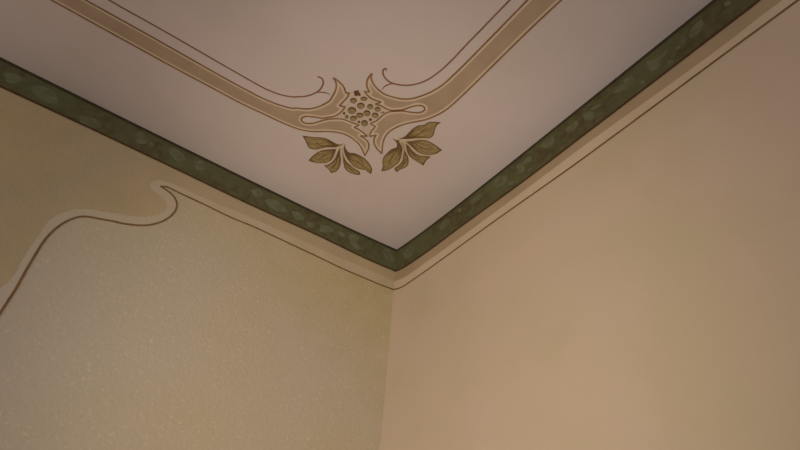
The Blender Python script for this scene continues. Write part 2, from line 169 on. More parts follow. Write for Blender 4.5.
 "L_leaf":[[[[[0.5777,0.4258],[0.5773,0.4282],[0.5777,0.4288],[0.5821,0.4186],[0.5849,0.4146],[0.5881,0.412],[0.5905,0.4107],[0.5937,0.4096],[0.5993,0.4084],[0.6025,0.4081],[0.6297,0.4076],[0.6361,0.4071],[0.6425,0.4058],[0.6505,0.4027],[0.6585,0.3984],[0.6697,0.3916],[0.6849,0.3804],[0.6905,0.3767],[0.7089,0.3667],[0.7215,0.3594],[0.7219,0.3586],[0.7025,0.3441],[0.6951,0.3378],[0.6841,0.3261],[0.6803,0.3234],[0.6769,0.3219],[0.6745,0.3213],[0.6713,0.3211],[0.6665,0.3218],[0.6601,0.3242],[0.6544,0.3274],[0.6489,0.3314],[0.6449,0.3355],[0.6409,0.341],[0.6323,0.3538],[0.6258,0.3618],[0.6209,0.3672],[0.6145,0.373],[0.6025,0.382],[0.5979,0.3858],[0.5921,0.3917],[0.5884,0.3962],[0.5847,0.4018],[0.5821,0.4074],[0.58,0.4146]]],[[[0.6041,0.3958],[0.6041,0.3963],[0.6385,0.4038],[0.6433,0.404],[0.6497,0.4014],[0.6685,0.3906],[0.6897,0.3754],[0.7089,0.365],[0.7193,0.3587],[0.7041,0.3472],[0.6961,0.3408],[0.6833,0.3274],[0.6793,0.3245],[0.6745,0.3229],[0.6713,0.3226],[0.6665,0.3233],[0.6609,0.3255],[0.6521,0.3308],[0.6456,0.337],[0.6329,0.3554],[0.6257,0.3642],[0.6189,0.3714]]],[[[0.6065,0.3941],[0.6059,0.3954],[0.6065,0.3957],[0.6385,0.4025],[0.6425,0.4027],[0.6513,0.3991],[0.6681,0.3892],[0.6883,0.3746],[0.7089,0.3634],[0.7145,0.3586],[0.7009,0.3467],[0.6929,0.3397],[0.6825,0.3286],[0.6785,0.3257],[0.6745,0.3243],[0.6713,0.324],[0.6665,0.3248],[0.6609,0.3271],[0.6529,0.332],[0.6468,0.3378],[0.6341,0.3562],[0.6269,0.365],[0.6201,0.3722]]],[[[0.6209,0.3894],[0.6213,0.3906],[0.6345,0.3948],[0.6401,0.3959],[0.6497,0.3938],[0.6665,0.3881],[0.685,0.3746],[0.6985,0.3668],[0.7068,0.3586],[0.707,0.3578],[0.6939,0.3458],[0.6801,0.331],[0.6753,0.3277],[0.6721,0.3267],[0.6681,0.3263],[0.6649,0.3273],[0.6593,0.3299],[0.6537,0.3336],[0.6499,0.337],[0.646,0.3418],[0.6397,0.3514],[0.6325,0.3658],[0.6257,0.377]]]],[[[[0.5743,0.3171],[0.5737,0.323],[0.5736,0.3286],[0.574,0.3358],[0.5747,0.3414],[0.5767,0.3502],[0.5855,0.3846],[0.5863,0.3854],[0.6141,0.359],[0.6207,0.3519],[0.6255,0.3453],[0.6303,0.3373],[0.6346,0.3286],[0.6379,0.3206],[0.6414,0.3086],[0.6445,0.2918],[0.6454,0.2822],[0.6466,0.2614],[0.6463,0.2609],[0.6455,0.2608],[0.6343,0.2618],[0.6311,0.2625],[0.6255,0.2645],[0.6186,0.2678],[0.6127,0.2712],[0.6054,0.2758],[0.5983,0.2809],[0.5935,0.2849],[0.5898,0.2886],[0.5857,0.2934],[0.5823,0.2982],[0.5789,0.3038],[0.5767,0.3086],[0.5755,0.3118]]],[[[0.5759,0.3168],[0.5752,0.323],[0.5752,0.3318],[0.5758,0.3382],[0.5775,0.347],[0.5903,0.3692],[0.5911,0.3693],[0.6135,0.3574],[0.6195,0.351],[0.6262,0.3414],[0.6318,0.331],[0.6366,0.3198],[0.6397,0.3094],[0.6419,0.2982],[0.6433,0.2886],[0.645,0.263],[0.6447,0.2625],[0.6439,0.2625],[0.6375,0.2629],[0.6295,0.2646],[0.6191,0.2693],[0.6057,0.2774],[0.5951,0.2855],[0.5887,0.2922],[0.582,0.3014],[0.578,0.3094]]],[[[0.5767,0.3215],[0.5768,0.335],[0.5789,0.347],[0.5911,0.368],[0.6124,0.3566],[0.6183,0.3502],[0.6247,0.3412],[0.6307,0.3302],[0.6351,0.3198],[0.6384,0.3086],[0.6412,0.2942],[0.6424,0.283],[0.6429,0.2758],[0.6417,0.2662],[0.6407,0.2657],[0.6383,0.2657],[0.6319,0.2663],[0.6234,0.2686],[0.6151,0.2732],[0.6023,0.2815],[0.5935,0.2889],[0.5863,0.2974],[0.5814,0.3054],[0.5783,0.3126]]],[[[0.5799,0.3137],[0.5793,0.3166],[0.5798,0.323],[0.5831,0.3374],[0.5873,0.3478],[0.5943,0.3572],[0.6047,0.3529],[0.6075,0.351],[0.6156,0.3446],[0.6234,0.3366],[0.6291,0.3294],[0.6335,0.319],[0.6362,0.3102],[0.6384,0.2998],[0.6401,0.2886],[0.6368,0.271],[0.6359,0.2708],[0.6263,0.2725],[0.6135,0.2769],[0.6103,0.2783],[0.6015,0.2844],[0.5947,0.2902],[0.5879,0.2984],[0.583,0.3062]]]],[[[[0.527,0.2842],[0.5263,0.2918],[0.5264,0.299],[0.5273,0.3086],[0.5286,0.315],[0.5302,0.3206],[0.5333,0.3286],[0.537,0.3366],[0.5425,0.347],[0.5478,0.3556],[0.5622,0.3758],[0.5774,0.4021],[0.5777,0.4014],[0.5757,0.3886],[0.5732,0.3742],[0.5715,0.3662],[0.5672,0.3486],[0.5656,0.339],[0.5652,0.3334],[0.5652,0.3278],[0.5662,0.315],[0.5685,0.303],[0.5701,0.2974],[0.5718,0.2932],[0.575,0.2876],[0.583,0.2764],[0.5822,0.2759],[0.5678,0.2741],[0.5614,0.2725],[0.5534,0.2688],[0.539,0.2601],[0.5382,0.2607],[0.5303,0.2726],[0.5281,0.2782]]],[[[0.5286,0.2836],[0.5278,0.2918],[0.5279,0.299],[0.5288,0.3086],[0.5305,0.3166],[0.5336,0.3254],[0.5374,0.3339],[0.5442,0.347],[0.5492,0.355],[0.5646,0.3672],[0.5648,0.367],[0.5664,0.3518],[0.5645,0.3422],[0.5637,0.3326],[0.5639,0.3238],[0.5647,0.315],[0.5678,0.2998],[0.5694,0.295],[0.5721,0.2894],[0.5807,0.2774],[0.5678,0.2756],[0.5606,0.2738],[0.5534,0.2705],[0.5398,0.2623],[0.539,0.2622],[0.5316,0.2734],[0.5297,0.2782]]],[[[0.5294,0.2891],[0.5292,0.2958],[0.5298,0.3054],[0.5308,0.3118],[0.5327,0.319],[0.5358,0.327],[0.5398,0.3358],[0.5462,0.3478],[0.5509,0.355],[0.563,0.3644],[0.5638,0.364],[0.5649,0.3518],[0.5627,0.3398],[0.5623,0.3294],[0.5634,0.3142],[0.5663,0.2998],[0.5696,0.291],[0.5726,0.2859],[0.5777,0.279],[0.5774,0.2782],[0.567,0.2769],[0.5606,0.2753],[0.5406,0.2662],[0.5398,0.2663],[0.535,0.2718],[0.5317,0.2766],[0.5304,0.2814]]],[[[0.5318,0.2873],[0.5311,0.2894],[0.531,0.2926],[0.5312,0.3014],[0.5321,0.3086],[0.5336,0.3158],[0.5385,0.3286],[0.5462,0.3388],[0.5534,0.3474],[0.5574,0.3511],[0.558,0.3366],[0.5606,0.3237],[0.5621,0.311],[0.5647,0.299],[0.568,0.2902],[0.5724,0.283],[0.5734,0.2806],[0.563,0.2791],[0.5566,0.2776],[0.5414,0.272],[0.536,0.2782]]]],[[[[0.4409,0.3279],[0.4402,0.3301],[0.441,0.3325],[0.4426,0.3349],[0.4489,0.3419],[0.4673,0.3437],[0.4873,0.3462],[0.5073,0.3501],[0.5153,0.3524],[0.5217,0.3551],[0.5289,0.3599],[0.5465,0.3752],[0.5585,0.3862],[0.5589,0.3861],[0.5586,0.3853],[0.5521,0.377],[0.5403,0.3613],[0.5266,0.3405],[0.5176,0.3293],[0.5133,0.3245],[0.5089,0.3204],[0.5049,0.3176],[0.4993,0.3148],[0.4937,0.3129],[0.4873,0.3115],[0.4817,0.311],[0.4753,0.3116],[0.4697,0.3132],[0.4585,0.317],[0.4454,0.3221]]],[[[0.4425,0.3281],[0.4418,0.3301],[0.4423,0.3317],[0.4497,0.3405],[0.4673,0.3421],[0.4873,0.3447],[0.5129,0.35],[0.5193,0.3523],[0.5241,0.3547],[0.5297,0.3586],[0.5357,0.3637],[0.5393,0.3655],[0.5398,0.3653],[0.539,0.3621],[0.5348,0.3557],[0.5241,0.3395],[0.512,0.3253],[0.5081,0.3217],[0.504,0.3189],[0.4985,0.3161],[0.4929,0.3142],[0.4873,0.313],[0.4817,0.3125],[0.4785,0.3126],[0.4729,0.3138],[0.4585,0.3185],[0.4465,0.3232]]],[[[0.4457,0.329],[0.445,0.3301],[0.4456,0.3317],[0.4494,0.3381],[0.4505,0.3391],[0.4849,0.343],[0.5113,0.3481],[0.5193,0.3508],[0.5249,0.3536],[0.5305,0.3574],[0.5369,0.3628],[0.5373,0.3621],[0.5316,0.3533],[0.5224,0.3397],[0.5152,0.3309],[0.5097,0.325],[0.5026,0.3197],[0.4929,0.3157],[0.4873,0.3144],[0.4817,0.3139],[0.4785,0.314],[0.4729,0.3152],[0.4595,0.3205],[0.4481,0.326]]],[[[0.4513,0.3298],[0.4509,0.3301],[0.4529,0.3341],[0.4641,0.3386],[0.4913,0.3421],[0.5233,0.3487],[0.5242,0.3485],[0.5201,0.3397],[0.5105,0.3283],[0.5043,0.3229],[0.4969,0.319],[0.4881,0.3164],[0.4817,0.3166],[0.4753,0.3183],[0.4609,0.3248]]]],[[[[0.4053,0.3619],[0.405,0.3621],[0.4052,0.3629],[0.4128,0.3805],[0.4157,0.3854],[0.4197,0.3901],[0.4269,0.3962],[0.4348,0.4013],[0.4453,0.407],[0.4541,0.4108],[0.4653,0.4144],[0.4709,0.4156],[0.4773,0.4165],[0.4893,0.4169],[0.5013,0.4162],[0.5101,0.4148],[0.5165,0.4131],[0.5221,0.4101],[0.5309,0.4042],[0.5333,0.4031],[0.5357,0.4025],[0.5389,0.4025],[0.5421,0.4032],[0.5476,0.4053],[0.5557,0.4102],[0.5605,0.4143],[0.5692,0.4245],[0.5696,0.4245],[0.5697,0.4237],[0.5667,0.4133],[0.5648,0.4085],[0.5621,0.4037],[0.5588,0.3989],[0.5549,0.3941],[0.5504,0.3893],[0.5445,0.3837],[0.5341,0.3752],[0.5291,0.3717],[0.5237,0.3685],[0.5133,0.3635],[0.4901,0.3539],[0.4845,0.3521],[0.4781,0.3511],[0.4725,0.3512],[0.4661,0.3522],[0.4597,0.3539],[0.4533,0.356],[0.4491,0.3581],[0.4413,0.3628],[0.4389,0.3639],[0.4357,0.3647],[0.4333,0.3648],[0.4301,0.3644],[0.4213,0.3624],[0.4181,0.3619]]],[[[0.4077,0.3634],[0.4073,0.3637],[0.4076,0.3645],[0.4145,0.3805],[0.4188,0.3869],[0.4229,0.3911],[0.4325,0.3981],[0.4437,0.4045],[0.4549,0.4095],[0.4653,0.4128],[0.4773,0.415],[0.4861,0.4154],[0.4933,0.4153],[0.5037,0.4111],[0.5133,0.4063],[0.5251,0.3965],[0.5285,0.3942],[0.5358,0.3909],[0.5278,0.3781],[0.5197,0.3682],[0.4925,0.3565],[0.4837,0.3535],[0.4789,0.3526],[0.4749,0.3525],[0.4693,0.3531],[0.4629,0.3546],[0.4525,0.358],[0.4421,0.364],[0.4365,0.3661],[0.4301,0.366],[0.4181,0.3634]]],[[[0.4117,0.3661],[0.4116,0.3669],[0.4136,0.3741],[0.4157,0.3797],[0.42,0.3861],[0.4259,0.3917],[0.4341,0.3975],[0.4469,0.4046],[0.4573,0.4089],[0.4667,0.4117],[0.4805,0.4138],[0.4893,0.414],[0.4941,0.4137],[0.5037,0.4098],[0.5133,0.405],[0.5237,0.3962],[0.528,0.3933],[0.5331,0.3909],[0.5338,0.3901],[0.5255,0.3773],[0.5187,0.3693],[0.4925,0.358],[0.4837,0.3549],[0.4781,0.354],[0.4749,0.3539],[0.4693,0.3546],[0.4637,0.3558],[0.4525,0.3595],[0.4421,0.3656],[0.4365,0.3675],[0.4301,0.3674],[0.4197,0.3651]]],[[[0.4181,0.3704],[0.4177,0.3709],[0.4202,0.3797],[0.4224,0.3845],[0.4253,0.3889],[0.4341,0.3954],[0.4445,0.4013],[0.4533,0.4055],[0.4629,0.4088],[0.4693,0.4092],[0.4781,0.4089],[0.4861,0.4078],[0.4949,0.4059],[0.5101,0.3976],[0.5167,0.3917],[0.5204,0.3885],[0.5125,0.3751],[0.4885,0.3587],[0.4861,0.3575],[0.4813,0.3562],[0.4781,0.3558],[0.4725,0.3559],[0.4613,0.3583],[0.4533,0.3611],[0.4429,0.3672],[0.4373,0.3692]]]]],
 "L_hatch":[[[[0.6074,0.3842],[0.6127,0.3816],[0.6178,0.3785],[0.6226,0.3749],[0.6272,0.371],[0.6316,0.3666],[0.6358,0.3617],[0.6398,0.3565],[0.6438,0.3511],[0.6477,0.3458]],[[0.6286,0.3695],[0.6335,0.3643],[0.6381,0.3586],[0.6425,0.3525],[0.647,0.3468],[0.6519,0.3416],[0.657,0.337],[0.6624,0.3328],[0.6679,0.3291],[0.6737,0.3257]],[[0.5997,0.3953],[0.6048,0.3923],[0.6099,0.3893],[0.6148,0.386],[0.6196,0.3823],[0.6242,0.3782],[0.6287,0.3741],[0.6333,0.3701],[0.638,0.3662],[0.6427,0.3625],[0.6477,0.3591],[0.6527,0.3561]],[[0.6301,0.3725],[0.6354,0.3682],[0.6407,0.364],[0.6461,0.36],[0.6519,0.3567],[0.6579,0.3539],[0.6639,0.3512],[0.6699,0.3483],[0.6757,0.3451],[0.6815,0.3418],[0.6873,0.3386]],[[0.6022,0.4005],[0.6082,0.3992],[0.6141,0.3979],[0.6198,0.3962],[0.6252,0.3939],[0.6303,0.3908],[0.635,0.387],[0.6395,0.3828],[0.6438,0.3781],[0.6479,0.3732],[0.6521,0.3684],[0.6564,0.3636]],[[0.6365,0.3858],[0.6414,0.3806],[0.6461,0.3752],[0.6508,0.3698],[0.6557,0.3647],[0.661,0.3602],[0.6665,0.3564],[0.6722,0.353],[0.6782,0.3502],[0.6845,0.348],[0.6912,0.3467],[0.6982,0.346]],[[0.6037,0.4036],[0.6096,0.4023],[0.6156,0.401],[0.6216,0.3998],[0.6274,0.3984],[0.6331,0.3967],[0.6387,0.3947],[0.6442,0.3924],[0.6495,0.39],[0.6548,0.3873],[0.6599,0.3844],[0.6649,0.3812]],[[0.6405,0.3939],[0.6466,0.3913],[0.6525,0.3885],[0.6584,0.3853],[0.664,0.3817],[0.6695,0.3778],[0.6747,0.3733],[0.6797,0.3685],[0.6847,0.3637],[0.6899,0.3592],[0.6955,0.3555],[0.7014,0.3524]]],[[[0.5788,0.3373],[0.5807,0.3326],[0.5829,0.328],[0.5852,0.3234],[0.5875,0.3189],[0.5898,0.3144],[0.5918,0.3097],[0.5936,0.305],[0.5953,0.3002],[0.597,0.2953]],[[0.5884,0.3175],[0.5907,0.3123],[0.5929,0.307],[0.5948,0.3016],[0.5967,0.2962],[0.5986,0.2908],[0.6007,0.2855]],[[0.5863,0.3522],[0.5865,0.3466],[0.5867,0.3411],[0.5871,0.3357],[0.588,0.3305],[0.5894,0.3255],[0.5913,0.3208],[0.5938,0.3163],[0.5966,0.3121],[0.5997,0.3079],[0.603,0.3039],[0.6066,0.3]],[[0.5918,0.3192],[0.595,0.3144],[0.5984,0.3097],[0.6021,0.3052],[0.6059,0.3007],[0.6097,0.2962],[0.6134,0.2916],[0.6172,0.2871],[0.6208,0.2825],[0.6241,0.2778],[0.6272,0.273],[0.6302,0.2681]],[[0.5944,0.3561],[0.597,0.3517],[0.5994,0.3473],[0.6016,0.3427],[0.6037,0.3381],[0.6055,0.3333],[0.607,0.3284],[0.6083,0.3234],[0.6096,0.3184],[0.6108,0.3133],[0.6121,0.3084],[0.6136,0.3034]],[[0.6075,0.3268],[0.6089,0.3212],[0.6103,0.3155],[0.6118,0.3099],[0.6135,0.3044],[0.6155,0.299],[0.618,0.2939],[0.6211,0.289],[0.6247,0.2844],[0.6284,0.2799],[0.632,0.2753],[0.6355,0.2707]],[[0.5992,0.3584],[0.6016,0.354],[0.6041,0.3495],[0.6067,0.3452],[0.6097,0.341],[0.6129,0.3369],[0.6161,0.3328],[0.6193,0.3288],[0.6224,0.3246],[0.6252,0.3203],[0.6277,0.3159],[0.6301,0.3114]],[[0.6172,0.3315],[0.6207,0.3269],[0.624,0.3222],[0.6269,0.3173],[0.6294,0.3121],[0.6313,0.3067],[0.6327,0.301],[0.634,0.2953],[0.6352,0.2896],[0.6365,0.2839],[0.6379,0.2782],[0.6394,0.2726]]],[[[0.5467,0.3446],[0.5448,0.3395],[0.543,0.3344],[0.5413,0.3292],[0.5396,0.3241],[0.5379,0.3189]],[[0.5459,0.343],[0.5439,0.3372],[0.542,0.3314],[0.5402,0.3256],[0.5384,0.3197],[0.5365,0.3139],[0.5349,0.308],[0.5335,0.3021],[0.5324,0.296],[0.5317,0.2899],[0.5314,0.2836]],[[0.5527,0.3543],[0.5505,0.3492],[0.5486,0.3441],[0.547,0.3389],[0.5458,0.3336],[0.5452,0.3281],[0.545,0.3226],[0.5451,0.3169]],[[0.5476,0.3426],[0.5464,0.3366],[0.5455,0.3304],[0.5453,0.3242],[0.5455,0.3178],[0.5462,0.3112],[0.5474,0.3046],[0.5487,0.2979],[0.5492,0.2914],[0.5484,0.2853],[0.5458,0.2797],[0.5416,0.2745]],[[0.567,0.3729],[0.5649,0.3678],[0.5629,0.3627],[0.5611,0.3576],[0.5595,0.3524],[0.5579,0.3472],[0.5563,0.342],[0.5547,0.3368],[0.5533,0.3315],[0.5522,0.3262],[0.5512,0.3208],[0.5504,0.3154]],[[0.5556,0.3404],[0.5541,0.3344],[0.5527,0.3285],[0.5518,0.3224],[0.5511,0.3162],[0.551,0.3099],[0.5518,0.3034],[0.5533,0.2966],[0.5546,0.2899],[0.5548,0.2835],[0.5532,0.2776],[0.5496,0.2723]],[[0.5687,0.3724],[0.5666,0.3673],[0.5648,0.3622],[0.5632,0.357],[0.5621,0.3517],[0.5613,0.3462],[0.5609,0.3407],[0.5607,0.3352],[0.5609,0.3295],[0.5613,0.3237]],[[0.5605,0.339],[0.5609,0.3314],[0.5625,0.3194],[0.5652,0.3036],[0.5673,0.2896],[0.5674,0.28]]],[[[0.5102,0.3467],[0.5047,0.3452],[0.4968,0.3437],[0.4798,0.3413],[0.4517,0.3376]],[[0.5263,0.3528],[0.5219,0.3505],[0.5176,0.3482],[0.5132,0.346],[0.5088,0.3438],[0.5043,0.3418],[0.4997,0.3398],[0.4952,0.3379]],[[0.5162,0.3475],[0.5112,0.345],[0.5062,0.3426],[0.5012,0.3402],[0.4962,0.3379],[0.4911,0.3357],[0.4858,0.3336],[0.4804,0.332],[0.4747,0.3308],[0.4687,0.3301],[0.4627,0.3296],[0.4567,0.329]],[[0.5249,0.3454],[0.5208,0.3427],[0.5165,0.3402],[0.512,0.3381],[0.5073,0.3364],[0.5025,0.335],[0.4975,0.3338]],[[0.5194,0.3419],[0.5144,0.3394],[0.5093,0.3372],[0.504,0.3353],[0.4986,0.3337],[0.4931,0.3322],[0.4876,0.3306],[0.4821,0.329],[0.4767,0.3274],[0.4712,0.3259],[0.4657,0.3244],[0.4603,0.3227]],[[0.5132,0.3304],[0.5086,0.3274],[0.5037,0.3248],[0.4986,0.3225],[0.4933,0.3207],[0.4877,0.3194],[0.4818,0.3186],[0.4755,0.3183],[0.4692,0.3183]]],[[[0.5075,0.4086],[0.5009,0.4077],[0.4944,0.4065],[0.488,0.4052],[0.4816,0.4039],[0.4751,0.4027],[0.4686,0.4015],[0.4622,0.4002]],[[0.4923,0.4063],[0.4851,0.4047],[0.4778,0.4032],[0.4706,0.4018],[0.4633,0.4005],[0.456,0.3993],[0.4486,0.398],[0.4414,0.3966],[0.4342,0.3949]],[[0.5233,0.4037],[0.5163,0.4038],[0.5094,0.4037],[0.5026,0.4034],[0.496,0.4025],[0.4897,0.4009],[0.4836,0.3986],[0.4777,0.3958],[0.472,0.3927],[0.4664,0.3892]],[[0.4937,0.4026],[0.4869,0.4],[0.4802,0.3971],[0.4738,0.3936],[0.4674,0.3899],[0.4609,0.3865],[0.4542,0.3836],[0.4472,0.3815],[0.4399,0.3802],[0.4324,0.3796],[0.4248,0.3791],[0.4173,0.3782]],[[0.541,0.3938],[0.5345,0.3927],[0.5281,0.3913],[0.5218,0.3897],[0.5154,0.3882],[0.5089,0.387],[0.5023,0.3861],[0.4957,0.3852],[0.4891,0.3844],[0.4825,0.3835],[0.476,0.3824],[0.4696,0.3811]],[[0.5002,0.3859],[0.4927,0.3849],[0.4853,0.3839],[0.478,0.3827],[0.4707,0.3813],[0.4635,0.3797],[0.4563,0.3782],[0.449,0.3769],[0.4417,0.3757],[0.4341,0.375],[0.4266,0.3742],[0.4192,0.3732]],[[0.5424,0.3902],[0.536,0.3888],[0.5297,0.387],[0.5237,0.3848],[0.5177,0.3822],[0.5119,0.3794],[0.5061,0.3765],[0.5003,0.3734],[0.4946,0.3703],[0.4888,0.3674],[0.4829,0.3647],[0.4769,0.3622]],[[0.5041,0.3756],[0.4977,0.372],[0.4912,0.3686],[0.4846,0.3656],[0.4778,0.363],[0.4706,0.3614],[0.4619,0.3613],[0.4493,0.3634],[0.4344,0.3667],[0.4206,0.3695]]]],
 "L_stem":[[[0.5735,0.4312],[0.5747,0.4271],[0.576,0.4231],[0.5772,0.419],[0.5785,0.415],[0.5799,0.411],[0.5814,0.4072],[0.5829,0.4038],[0.5844,0.4004],[0.586,0.3971],[0.5878,0.3939],[0.5898,0.3907],[0.5921,0.3875],[0.5946,0.3847],[0.5975,0.3819],[0.6007,0.3792],[0.604,0.3765],[0.6074,0.3738],[0.6107,0.3711],[0.6137,0.3685],[0.6165,0.366],[0.6195,0.3629],[0.6222,0.36],[0.6248,0.357],[0.6273,0.354],[0.6299,0.3506],[0.6322,0.3475],[0.6344,0.3441],[0.6367,0.3406],[0.639,0.3369],[0.6413,0.3333],[0.6435,0.3296],[0.6458,0.326]],[[0.5744,0.4204],[0.575,0.4165],[0.5756,0.4125],[0.5762,0.4086],[0.5768,0.4046],[0.5774,0.4007],[0.5778,0.3968],[0.5782,0.393],[0.5784,0.3893],[0.5786,0.385],[0.5786,0.3808],[0.5784,0.3767],[0.5782,0.3726],[0.5778,0.3686],[0.5772,0.3644],[0.5764,0.3608],[0.5754,0.3571],[0.5742,0.3534],[0.5729,0.3497],[0.5717,0.346],[0.5707,0.3423],[0.57,0.3386],[0.5695,0.3348],[0.569,0.3309],[0.5687,0.327],[0.5686,0.3231],[0.5687,0.3192],[0.5691,0.3154],[0.5699,0.3117],[0.5712,0.3082],[0.5729,0.3047],[0.575,0.3013],[0.5773,0.2979],[0.5797,0.2945],[0.5822,0.2911],[0.5846,0.2878],[0.5869,0.2844]],[[0.5707,0.4108],[0.5698,0.4068],[0.569,0.4027],[0.5682,0.3986],[0.5673,0.3946],[0.5664,0.3906],[0.5652,0.3867],[0.5638,0.383],[0.5621,0.3796],[0.5602,0.3763],[0.5581,0.3731],[0.5559,0.37],[0.5536,0.3669],[0.5513,0.3639],[0.549,0.3608],[0.5468,0.3576],[0.5445,0.3545],[0.5421,0.3514],[0.5398,0.3483],[0.5374,0.3452],[0.535,0.3421],[0.5327,0.339]],[[0.5684,0.4101],[0.5663,0.4066],[0.5642,0.4031],[0.5621,0.3996],[0.5601,0.3961],[0.5579,0.3927],[0.5557,0.3893],[0.5533,0.3861],[0.5508,0.383],[0.5481,0.3802],[0.5452,0.3774],[0.5421,0.3747],[0.539,0.3721],[0.5358,0.3697],[0.5326,0.3674],[0.5293,0.3652],[0.526,0.3633],[0.5226,0.3614],[0.5191,0.3598],[0.5156,0.3584],[0.512,0.3571],[0.5084,0.3559],[0.5048,0.3547],[0.5012,0.3535],[0.4976,0.3523],[0.4939,0.3509],[0.4903,0.3497],[0.4866,0.3485],[0.483,0.3475],[0.4793,0.3468],[0.4757,0.3465],[0.4716,0.3467],[0.4676,0.3473],[0.4636,0.3483],[0.4595,0.3494],[0.4555,0.3506],[0.4515,0.3515]]],
 "L_vein":[[[0.6635,0.3667],[0.6592,0.3649],[0.6549,0.3631],[0.6504,0.3621],[0.6465,0.3623],[0.6424,0.3631],[0.6382,0.3642],[0.6341,0.3651]],[[0.6151,0.3023],[0.614,0.3063],[0.6131,0.3103],[0.6121,0.3143],[0.6112,0.3183],[0.6101,0.3222],[0.6089,0.3259],[0.6076,0.3295],[0.606,0.3331],[0.6041,0.3364],[0.6022,0.3396],[0.6002,0.3428],[0.5982,0.3459],[0.5963,0.3491]],[[0.5502,0.2863],[0.5502,0.2903],[0.5502,0.2943],[0.5501,0.2983],[0.55,0.3023],[0.55,0.3063],[0.5501,0.3103],[0.5503,0.3143],[0.5507,0.3182],[0.5514,0.3221],[0.5523,0.326],[0.5535,0.3299],[0.5548,0.3337],[0.5564,0.3374],[0.558,0.3412],[0.5597,0.345],[0.5614,0.3487],[0.563,0.3525],[0.5645,0.3563]],[[0.5254,0.3718],[0.5217,0.373],[0.5181,0.3744],[0.5145,0.3757],[0.5109,0.377],[0.5071,0.3781],[0.5032,0.379],[0.4992,0.3797],[0.495,0.3802],[0.4908,0.3806],[0.4864,0.3808],[0.4821,0.381],[0.4779,0.3811],[0.4738,0.3811],[0.4695,0.381],[0.4654,0.3807],[0.4613,0.3803],[0.4573,0.3798],[0.4533,0.3794],[0.4492,0.379]],[[0.5202,0.3436],[0.5164,0.3418],[0.5127,0.3399],[0.509,0.3379],[0.5053,0.336],[0.5016,0.3343],[0.4978,0.3328],[0.4939,0.3318],[0.4901,0.3311],[0.4862,0.3309],[0.4823,0.3308],[0.4784,0.331],[0.4744,0.3312],[0.4705,0.3314],[0.4665,0.3315]]],
 "R_outline":[[0.3822,2.0196],[0.4172,1.2204],[0.4211,1.0991],[0.4263,0.9747],[0.4286,0.9309],[0.4316,0.8887],[0.4338,0.8707],[0.4366,0.8555],[0.4416,0.8359],[0.4484,0.8169],[0.4535,0.8055],[0.4591,0.7943],[0.4713,0.773],[0.4807,0.7591],[0.4856,0.7528],[0.4909,0.7469],[0.4967,0.7413],[0.503,0.7362],[0.5096,0.7316],[0.5165,0.7275],[0.5237,0.7237],[0.535,0.7187],[0.5578,0.7103],[0.5694,0.7074],[0.5814,0.7063],[0.5935,0.7071],[0.6089,0.71],[0.6198,0.7133],[0.63,0.7181],[0.6392,0.7248],[0.6445,0.7302],[0.6467,0.7333],[0.6483,0.7365],[0.6494,0.7398],[0.6505,0.7466],[0.6521,0.7343],[0.6523,0.7302],[0.6515,0.7217],[0.6496,0.7134],[0.6465,0.7062],[0.6425,0.6997],[0.6373,0.6938],[0.6315,0.6887],[0.6187,0.6809],[0.6349,0.6722],[0.617,0.6656],[0.6092,0.6643],[0.6005,0.664],[0.5929,0.6646],[0.5642,0.6731],[0.5764,0.6526],[0.5627,0.6582],[0.5555,0.6602],[0.5478,0.6612],[0.536,0.6619],[0.528,0.6633],[0.52,0.6659],[0.5126,0.6696],[0.506,0.6746],[0.4908,0.6891],[0.4851,0.6952],[0.4808,0.7014],[0.4715,0.7182],[0.4651,0.7288],[0.4576,0.7385],[0.4518,0.7443],[0.4453,0.7488],[0.4417,0.7504],[0.438,0.7516],[0.4342,0.7521],[0.4307,0.7518],[0.4275,0.7507],[0.4249,0.7487],[0.4231,0.7458],[0.4222,0.7422],[0.4223,0.7382],[0.4232,0.7342],[0.4249,0.7305],[0.4272,0.7271],[0.4328,0.7209],[0.4388,0.7157],[0.4481,0.7093],[0.4583,0.7034],[0.4773,0.6938],[0.484,0.6897],[0.5091,0.6676],[0.5144,0.6621],[0.519,0.6562],[0.5245,0.6464],[0.5271,0.6389],[0.5288,0.6307],[0.5333,0.5955],[0.5442,0.5711],[0.5228,0.573],[0.5224,0.5515],[0.5208,0.5339],[0.5146,0.5197],[0.4982,0.5424],[0.497,0.5294],[0.4946,0.5216],[0.4913,0.5146],[0.4893,0.5111],[0.4844,0.5048],[0.4817,0.5021],[0.4751,0.4974],[0.4607,0.4887],[0.4307,0.4795],[0.4556,0.5227],[0.4605,0.5338],[0.4645,0.5454],[0.4672,0.5572],[0.4685,0.5687],[0.4687,0.5764],[0.4682,0.5839],[0.4664,0.5952],[0.4632,0.6063],[0.4576,0.6213],[0.4505,0.6368],[0.4443,0.6477],[0.4353,0.6606],[0.4087,0.6931],[0.3971,0.7084],[0.3887,0.7212],[0.3816,0.735],[0.371,0.7603],[0.3683,0.7679],[0.3652,0.7789],[0.3627,0.7898],[0.3605,0.8016],[0.3589,0.8132],[0.3575,0.8278],[0.3547,0.8796],[0.3533,0.9194],[0.3486,1.1092],[0.3466,1.1701],[0.3448,1.2064],[0.3403,1.2788],[0.3053,2.0781]],
